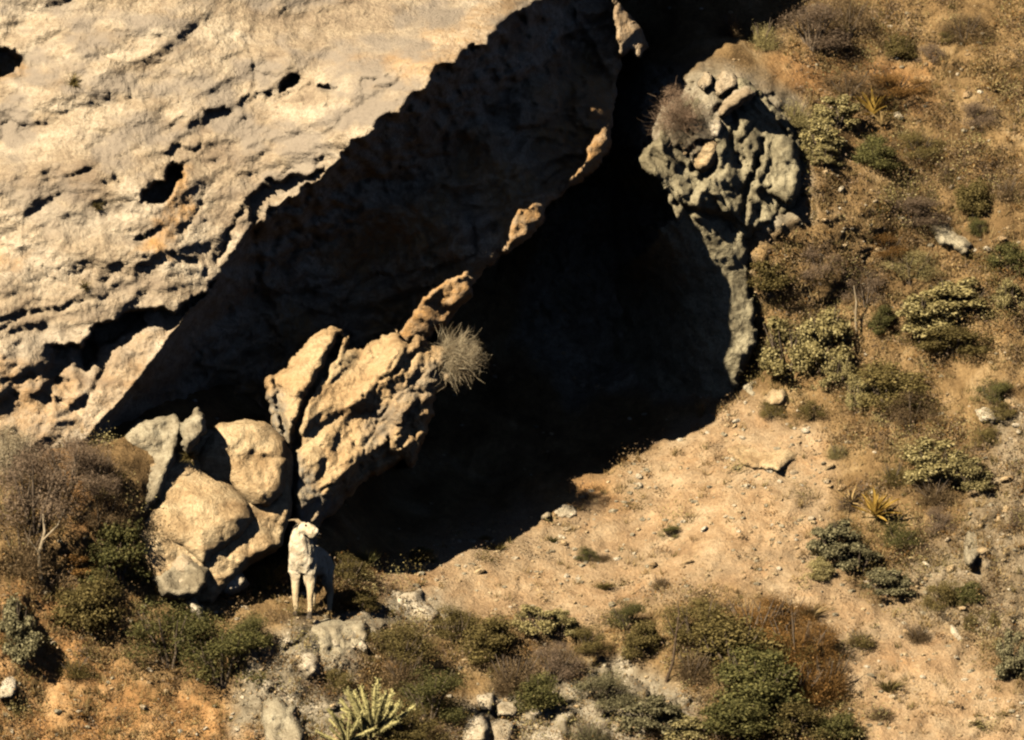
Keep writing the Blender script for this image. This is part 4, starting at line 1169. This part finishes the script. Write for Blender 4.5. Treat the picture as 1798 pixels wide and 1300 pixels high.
for px, py, sz, lab in ((128, 146, .16, 'small green plant growing on the sunlit cliff face'), (170, 365, .14, 'tiny green tuft in a crack of the cliff under the dark hole'),
                        (148, 505, .13, 'little green tuft on the snout block of the cliff'), (330, 805, .2, 'green tuft in the crack between knobbly and domed boulders')):
    p = front_pt(cliff_front, px, py, -.02) if py < 700 else P(np.float64(px), np.float64(py), -2.4)
    rock_plant('cliff_plant', tuft_mesh('blades', px, 90, .8, .03), p, (.1, -.8, .4), sz, lab, 'small plant', M_LEAF['olive'])

# agaves: each stiff leaf a part of its own
def agave_leaf():
    V, F = [], []
    prof = [(0, .05), (.2, .075), (.5, .065), (.8, .035), (1.0, .004)]
    for t, hw in prof:
        z = .10 * t - .22 * t * t
        V += [(t, -hw, z + .02), (t, 0, z - .012), (t, hw, z + .02)]
    for i in range(len(prof) - 1):
        a = i * 3
        F += [(a, a + 1, a + 4, a + 3), (a + 1, a + 2, a + 5, a + 4)]
    return mesh_from('leaf', V, F, True)
AG = agave_leaf(); AG.materials.append(M_LEAF['yellow'])
AGD = AG.copy(); AGD.materials.clear(); AGD.materials.append(M_LEAF['straw'])
def agave(px, py, size, n, me, label):
    g = ground(px, py + size * 150 * .25)
    root = empty('agave', (g[0], g[1] - .1, g[2]))
    root.rotation_euler = (R(22), 0, rnd.uniform(0, 6))
    tag(root, label, 'agave', 'agaves on the slope')
    for i in range(n):
        o = link('leaf', me, None, root)
        el = R(8 + 72 * (i / n) ** .8 + rnd.uniform(-8, 8)); az = i * 2.4 + rnd.uniform(-.2, .2)
        o.rotation_euler = (rnd.uniform(-.3, .3), -el, az)
        s = size * rnd.uniform(.8, 1.1)
        o.scale = (s, s, s)
agave(1535, 893, .36, 26, AG, 'bright yellow agave with stiff leaves beside the sand top')
agave(1494, 876, .22, 16, AGD, 'small brownish dried agave next to the bright yellow one')
agave(1533, 190, .34, 24, AG, 'yellow agave on the upper slope beyond the outcrop')
agave(1548, 212, .2, 14, AGD, 'small orange dry agave under the upper yellow one')
agave(1742, 150, .2, 14, AGD, 'small straw coloured agave near the upper frame edge')

# the pale jointed cactus at the bottom
def arm_mesh(seed):
    rs = np.random.RandomState(seed); n = 9
    bend = rs.uniform(-.12, .12, 2)
    pts = [(bend[0] * t * t, bend[1] * t * t, t) for t in np.linspace(0, 1, n)]
    rad = [.055 * (1 - .35 * t) * (1 + .16 * (i % 2)) for i, t in enumerate(np.linspace(0, 1, n))]
    rad[-1] = .02
    V, F = tube(pts, rad, 8)
    V = np.array(V) + rs.normal(size=(len(V), 3)) * .006
    sp = []
    for k in range(160):
        t = rs.uniform(.05, 1); az = rs.uniform(0, 6.28)
        c = np.array([bend[0] * t * t, bend[1] * t * t, t]); d = np.array([math.cos(az), math.sin(az), .4])
        sp.append(([c + d * .04 + (0, 0, .012), c + d * .04 - (0, 0, .012), c + d * .095, c + d * .095 + (0, 0, .002)], [(0, 1, 2, 3)]))
    V, F = join([(list(V), F)] + sp)
    return mesh_from('branch', V, F, True)
ARMS = [arm_mesh(s) for s in (1, 2, 3)]
m_, nt_, b_ = new_mat('cactus_skin', .8)
vv = coords(nt_, obj=True)
nt_.links.new(n_ramp(nt_, n_noise(nt_, vv, 9, 4, .6), [(.35, (0.20, 0.175, 0.065)), (.65, (0.40, 0.36, 0.165))]), b_.inputs['Base Color'])
for a_ in ARMS: a_.materials.append(m_)
def cactus(px, py, size, n, label):
    g = ground(px, py)
    root = empty('cactus', (g[0], g[1] - .05, g[2])); tag(root, label, 'cactus')
    for i in range(n):
        o = link('branch', ARMS[i % 3], None, root)
        az = i * 2.4; tl = R(8 + 62 * (i / n) ** .7)
        r = size * rnd.uniform(.6, 1.0)
        o.location = (math.cos(az) * .06 * size * (i % 4), math.sin(az) * .06 * size * (i % 4), rnd.uniform(-.1, .3) * size)
        o.rotation_euler = Vector((math.cos(az) * math.sin(tl), math.sin(az) * math.sin(tl), math.cos(tl))).to_track_quat('Z', 'Y').to_euler()
        o.scale = (r * .85, r * .85, r)
cactus(655, 1300, .62, 34, 'pale yellow many armed cactus at the bottom edge')
cactus(610, 1310, .4, 18, 'smaller pale cactus hugging the many armed one')

# dead wood
def dead_tree(pts, r0, label, mat, branches=()):
    pts = [np.array(ground(*p) if len(p) == 2 else p) for p in pts]
    root = empty('dead_tree', pts[0]); tag(root, label, 'dead tree')
    loc = [p - pts[0] for p in pts]
    link('trunk', mesh_from('trunk', *tube(loc, list(np.linspace(r0, r0 * .4, len(loc))), 7)), mat, root)
    for b in branches:
        b = [np.array(q) for q in b]
        link('branch', mesh_from('branch', *tube(b, list(np.linspace(r0 * .5, r0 * .12, len(b))), 5)), mat, root)
    return root
g = ground(1506, 590)
dead_tree([g + np.array([0, 0, -.1]), g + np.array([-.03, -.1, .2]), g + np.array([-.02, -.14, .4]), g + np.array([-.05, -.16, .6])], .017, 'thin bleached stem standing among bushes on the far slope', M_DEAD,
          [[(-.03, -.1, .35), (-.07, -.13, .45)]])
g = ground(1168, 1195)
dead_tree([g + np.array([0, 0, -.05]), g + np.array([.09, -.1, .22]), g + np.array([.12, -.12, .5]), g + np.array([.16, -.1, .78])], .022, 'thin dark bent stem rising beside the big thicket', M_DARKWOOD,
          [[(.12, -.12, .55), (.04, -.2, .72), (-.02, -.2, .86)], [(.13, -.12, .62), (.24, -.18, .78)], [(.16, -.1, .82), (.14, -.1, .98)]])
g = ground(72, 1010)
dead_tree([g + np.array([0, -.05, -.05]), g + np.array([-.02, -.12, .25]), g + np.array([.05, -.2, .5]), g + np.array([.03, -.2, .7])], .028, 'pale crooked stem under the large bare shrub', M_DEAD,
          [[(.03, -.18, .45), (.2, -.25, .62), (.28, -.25, .8)], [(-.01, -.1, .3), (-.16, -.2, .5)]])

# ------------------------------------------------------------------ ground cover nobody could count
def scatter(n, dens, seed):
    rs = np.random.RandomState(seed)
    out = []
    while sum(len(o) for o in out) < n:
        px = rs.uniform(-160, 1960, 20000); py = rs.uniform(-90, 1390, 20000)
        k = rs.uniform(0, 1, 20000) < dens(px, py)
        out.append(np.stack([px[k], py[k]], 1))
    q = np.concatenate(out)[:n]
    Y = hill_lookup(q[:, 0], q[:, 1])
    return P(q[:, 0], q[:, 1], Y), rs
def hill_lookup(px, py):
    j = np.clip(np.searchsorted(HX, px) - 1, 0, len(HX) - 2); i = np.clip(np.searchsorted(HY, py) - 1, 0, len(HY) - 2)
    u = (px - HX[j]) / (HX[j + 1] - HX[j]); v = (py - HY[i]) / (HY[i + 1] - HY[i]); H = hill_Y
    return (H[i, j] * (1 - u) + H[i, j + 1] * u) * (1 - v) + (H[i + 1, j] * (1 - u) + H[i + 1, j + 1] * u) * v
def lit_mask(px, py):          # where open slope (not cave or rock faces) is
    m = np.ones(px.shape)
    m = np.where(sd_poly(px, py, [(-100, -100), (1335, -100), (1375, 110), (1420, 200), (1420, 400), (1310, 460), (1300, 680), (1180, 780), (900, 900), (650, 995), (480, 960), (240, 920), (200, 780), (-100, 720)]) > 0, 0, m)
    return m
def brush_d(px, py):
    sand, rock, oran = hill_zones(px, py)
    n = sstep(-.15, .35, fbm(px / 110, py / 90, 0 * px + 13, 4))
    return lit_mask(px, py) * np.clip((1 - .93 * sand) * (1 - .55 * rock) * (.15 + n), 0, 1) * np.where(px < 480, .5, 1)
def grass_d(px, py):
    sand, rock, oran = hill_zones(px, py)
    n = sstep(-.2, .3, fbm(px / 70, py / 60, 0 * px + 23, 4))
    return lit_mask(px, py) * np.clip((1 - .86 * sand) * (1 - .75 * rock) * (.2 + n), 0, 1)
def cover(name, n, per, size, dens, mat, seed, r=.06, h=.07):
    C, rs = scatter(n, dens, seed)
    k = np.repeat(np.arange(n), per)
    sc = rs.uniform(.4, 1.3, n)[k][:, None]
    pos = C[k] + rs.normal(size=(n * per, 3)) * (r, r * .8, h * .5) * sc + np.array([0, -.02, .02]) + np.abs(rs.normal(size=(n * per, 1))) * (0, 0, h) * sc
    up = unit(rs.normal(size=(n * per, 3)) + (0, -.2, .5))
    a = unit(np.cross(up, rs.normal(size=(n * per, 3)))); b = np.cross(up, a)
    s = size * rs.uniform(.5, 1.4, n * per)[:, None]
    V, F = quads_from(pos, a * s, b * s * .5)
    tag(link(name, mesh_from(name, V, F, False), mat), kind='stuff')
cover('undergrowth', 1900, 50, .014, brush_d, M_LEAF['brown'], 101, .09, .07)
cover('undergrowth', 130, 260, .011, brush_d, M_LEAF['pale'], 106, .12, .10)
cover('undergrowth', 190, 260, .011, brush_d, M_LEAF['olive'], 107, .13, .11)
cover('undergrowth', 150, 260, .011, brush_d, M_LEAF['brown'], 108, .14, .11)
cover('undergrowth', 350, 34, .014, brush_d, M_LEAF['pale'], 102, .08, .07)
cover('undergrowth', 350, 40, .014, brush_d, M_LEAF['straw'], 103, .09, .08)
cover('undergrowth', 800, 40, .014, brush_d, M_LEAF['orange'], 104, .09, .05)
cover('undergrowth', 900, 40, .014, brush_d, M_LEAF['purple'], 105, .09, .07)
def grass(name, n, per, L, mat, seed):
    C, rs = scatter(n, grass_d, seed)
    N = n * per; k = np.repeat(np.arange(n), per)
    p0 = C[k] + rs.normal(size=(N, 3)) * (.03, .02, .005)
    d = unit(rs.normal(size=(N, 3)) * (.6, .5, .2) + (0, -.15, 1))
    p1 = p0 + d * L * rs.uniform(.4, 1.3, (N, 1))
    V, F = ribbons(p0, p1, .0045, .001, rs)
    tag(link(name, mesh_from(name, V, F, False), mat), kind='stuff')
grass('dry_grass', 4200, 12, .10, M_LEAF['straw'], 111)
grass('dry_grass', 900, 12, .10, M_LEAF['olive'], 112)
# gravel
def gravel(n, dens, seed, smin, smax, mat):
    base = stone_mesh(seed, 1)
    bv = np.zeros(len(base.vertices) * 3, np.float32); base.vertices.foreach_get('co', bv); bv = bv.reshape(-1, 3)
    bf = np.array([p.vertices[:] for p in base.polygons])
    C, rs = scatter(n, dens, seed)
    th = rs.uniform(0, 6.28, n); s = (smin + (smax - smin) * rs.uniform(0, 1, n) ** 3)[:, None]
    c, sn = np.cos(th)[:, None], np.sin(th)[:, None]
    x = bv[None, :, 0] * c - bv[None, :, 1] * sn; y = bv[None, :, 0] * sn + bv[None, :, 1] * c
    V = np.stack([x * s * rs.uniform(.7, 1.3, (n, 1)), y * s, bv[None, :, 2] * s], -1) + C[:, None]
    F = bf[None] + (np.arange(n) * len(bv))[:, None, None]
    tag(link('gravel', mesh_from('gravel', V.reshape(-1, 3), F.reshape(-1, 3), False), mat), kind='stuff')
def grav_d(px, py):
    sand, rock, oran = hill_zones(px, py)
    n = sstep(-.25, .35, fbm(px / 60, py / 40, 0 * px + 33, 4))
    return (.25 + .75 * lit_mask(px, py)) * np.clip((.25 + .5 * sand + .6 * rock) * (.2 + n), 0, 1)
gravel(3000, grav_d, 201, .008, .040, M_TAN)
gravel(1100, grav_d, 202, .008, .045, M_WHITE)
gravel(1300, grav_d, 203, .010, .050, M_GREY)

# ------------------------------------------------------------------ the white sheep
def skin_mesh(name, verts, edges, radii, root=0, levels=2):
    me = bpy.data.meshes.new(name)
    me.from_pydata([tuple(v) for v in verts], edges, [])
    o = bpy.data.objects.new(name, me); col.objects.link(o)
    sk = o.modifiers.new('skin', 'SKIN'); sk.use_smooth_shade = True
    for i, r in enumerate(radii):
        v = me.skin_vertices[0].data[i]
        v.radius = r if isinstance(r, tuple) else (r, r)
        v.use_root = (i == root)
    sb = o.modifiers.new('sub', 'SUBSURF'); sb.levels = levels; sb.render_levels = levels
    dg = bpy.context.evaluated_depsgraph_get(); dg.update()
    m2 = bpy.data.meshes.new_from_object(o.evaluated_get(dg))
    bpy.data.objects.remove(o)
    m2.name = name
    for p in m2.polygons: p.use_smooth = True
    return m2
def wool_mat():
    m, nt, b = new_mat('wool', .95)
    v = coords(nt, obj=True)
    f = n_noise(nt, v, 14, 5, .65)
    c = n_ramp(nt, f, [(.30, (0.33, 0.26, 0.165)), (.47, (0.52, 0.44, 0.31)), (.66, (0.62, 0.55, 0.42))])
    sep = nt.nodes.new('ShaderNodeSeparateXYZ'); nt.links.new(v, sep.inputs[0])
    legs = n_ramp(nt, sep.outputs['Z'], [(.30, 1.0), (.52, 0.0)])
    c = n_mix(nt, legs, c, (0.46, 0.36, 0.22))
    nt.links.new(c, b.inputs['Base Color'])
    n_bump(nt, b, n_noise(nt, v, 45, 4, .7), .8, .02)
    return m
M_WOOL = wool_mat()
M_HORN = plain_mat('horn', (0.16, 0.115, 0.07), (0.30, 0.23, 0.14), 30)
M_HOOF = plain_mat('hoof', (0.05, 0.04, 0.03), (0.10, 0.08, 0.06), 20)
M_EYE = plain_mat('eye', (0.02, 0.014, 0.01), (0.03, 0.02, 0.012), 10, .25)
def sheep(px, py, yaw, label):
    g = ground(px, py)
    root = empty('sheep', (0, 0, 0)); tag(root, label, 'sheep')
    V = [(-.34, 0, .66), (-.14, 0, .645), (.06, 0, .65), (.20, 0, .69), (.28, .0, .80), (.31, .005, .91), (.325, .015, 1.0),   # 0..6 trunk, neck
         (.34, .075, 1.03), (.36, .17, .985), (.37, .25, .945), (-.44, 0, .68), (-.50, 0, .61)]                                 # 7..9 head, 10 11 tail
    Rr = [(.15, .165), (.18, .195), (.175, .20), (.168, .19), (.145, .165), (.122, .135), (.095, .10), (.088, .096), (.070, .078), (.055, .056), .045, .02]
    E = [(0, 1), (1, 2), (2, 3), (3, 4), (4, 5), (5, 6), (6, 7), (7, 8), (8, 9), (0, 10), (10, 11)]
    hoofs = []
    for s in (1, -1):
        b = len(V)
        V += [(.20, s * .085, .52), (.185, s * .092, .42), (.205, s * .09, .26), (.195, s * .088, .075), (.215, s * .088, .035)]
        Rr += [.085, .060, .040, .030, .034]; E += [(3, b), (b, b + 1), (b + 1, b + 2), (b + 2, b + 3), (b + 3, b + 4)]
        hoofs.append(V[-1])
        b = len(V)
        hx = .0 if s > 0 else .06
        V += [(-.35, s * .085, .53), (-.29 + hx, s * .10, .42), (-.44 + hx, s * .095, .27), (-.41 + hx, s * .095, .08), (-.39 + hx, s * .095, .035)]
        Rr += [.105, .078, .042, .030, .034]; E += [(0, b), (b, b + 1), (b + 1, b + 2), (b + 2, b + 3), (b + 3, b + 4)]
        hoofs.append(V[-1])
    bm_ = skin_mesh('body', V, E, Rr, levels=4)
    co = np.zeros(len(bm_.vertices) * 3, np.float32); bm_.vertices.foreach_get('co', co); co = co.reshape(-1, 3)
    no = np.zeros_like(co); bm_.vertices.foreach_get('normal', no.ravel() if False else (nb := np.zeros(co.size, np.float32))); no = nb.reshape(-1, 3)
    trunk = sstep(.40, .55, co[:, 2])[:, None]
    shag = fbm(co[:, 0] * 16, co[:, 1] * 16, co[:, 2] * 9, 4)[:, None]
    co += no * (shag * (.005 + .009 * trunk)) + np.array([0, 0, -1]) * np.abs(shag) * .010 * trunk
    bm_.vertices.foreach_set('co', co.ravel().astype(np.float32)); bm_.update()
    link('body', bm_, M_WOOL, root)
    for h in hoofs:
        hv, hf = tube([(h[0] - .005, h[1], .05), (h[0] + .008, h[1], .02), (h[0] + .012, h[1], -.03)], [.028, .034, .038], 8)
        link('hoof', mesh_from('hoof', hv, hf), M_HOOF, root)
    # the head looks to the animal's own side; horns sweep back from the brow
    hd = Vector((.03, .20, -.07)).normalized()
    fwd = Vector((1, 0, 0))
    for s in (1, -1):
        bse = Vector((.335, .03, 1.095)) + fwd * (.035 * s)
        pts = [bse - Vector((0, 0, .03)), bse + Vector((.01 * s, -.06, .02)), bse + Vector((.02 * s, -.10, .02)), bse + Vector((.03 * s, -.135, .012))]
        hv, hf = tube([tuple(p) for p in pts], [.017, .013, .009, .003], 8)
        link('horn', mesh_from('horn', hv, hf), M_HORN, root)
        e0 = Vector((.33, .03, 1.055)) + fwd * (.062 * s)
        tip = e0 + Vector((.085 * s, -.055, -.035)); up = Vector((0, .5, .8)).normalized() * .026
        mid = e0.lerp(tip, .5)
        d3 = Vector((0, -.012, .004))
        ev = [e0 - up * .5, e0 + up * .5, mid + up, tip, mid - up, mid + d3 * 1.4]
        link('ear', mesh_from('ear', ev, [(0, 5, 2, 1), (0, 4, 3, 5), (5, 3, 2, 2)][:2] + [(5, 3, 2, 1)]), M_WOOL, root)
        import bmesh
        bm = bmesh.new(); bmesh.ops.create_uvsphere(bm, u_segments=12, v_segments=8, radius=.0135)
        em = bpy.data.meshes.new('eye'); bm.to_mesh(em); bm.free()
        eo = link('eye', em, M_EYE, root); eo.location = Vector((.348, .115, 1.052)) + fwd * (.062 * s)
        nv, nf = tube([(.371 + .018 * s, .287, .950), (.367 + .026 * s, .268, .957)], [.008, .004], 6)
        link('nostril', mesh_from('nostril', nv, nf), M_EYE, root)
    mv, mf = tube([(.405, .245, .918), (.377, .286, .915), (.335, .245, .918)], [.005, .006, .005], 5)
    link('mouth', mesh_from('mouth', mv, mf), M_EYE, root)
    root.rotation_euler = (0, 0, yaw)
    rot = Matrix.Rotation(yaw, 3, 'Z')
    foot = rot @ Vector((.20, 0, 0))
    root.location = (g[0] - foot.x, g[1] - foot.y, g[2] + .02)
    return root
SHEEP = sheep(532, 1086, R(-90 - 20), 'white sheep standing on the ledge below the buttress, head turned sideways')
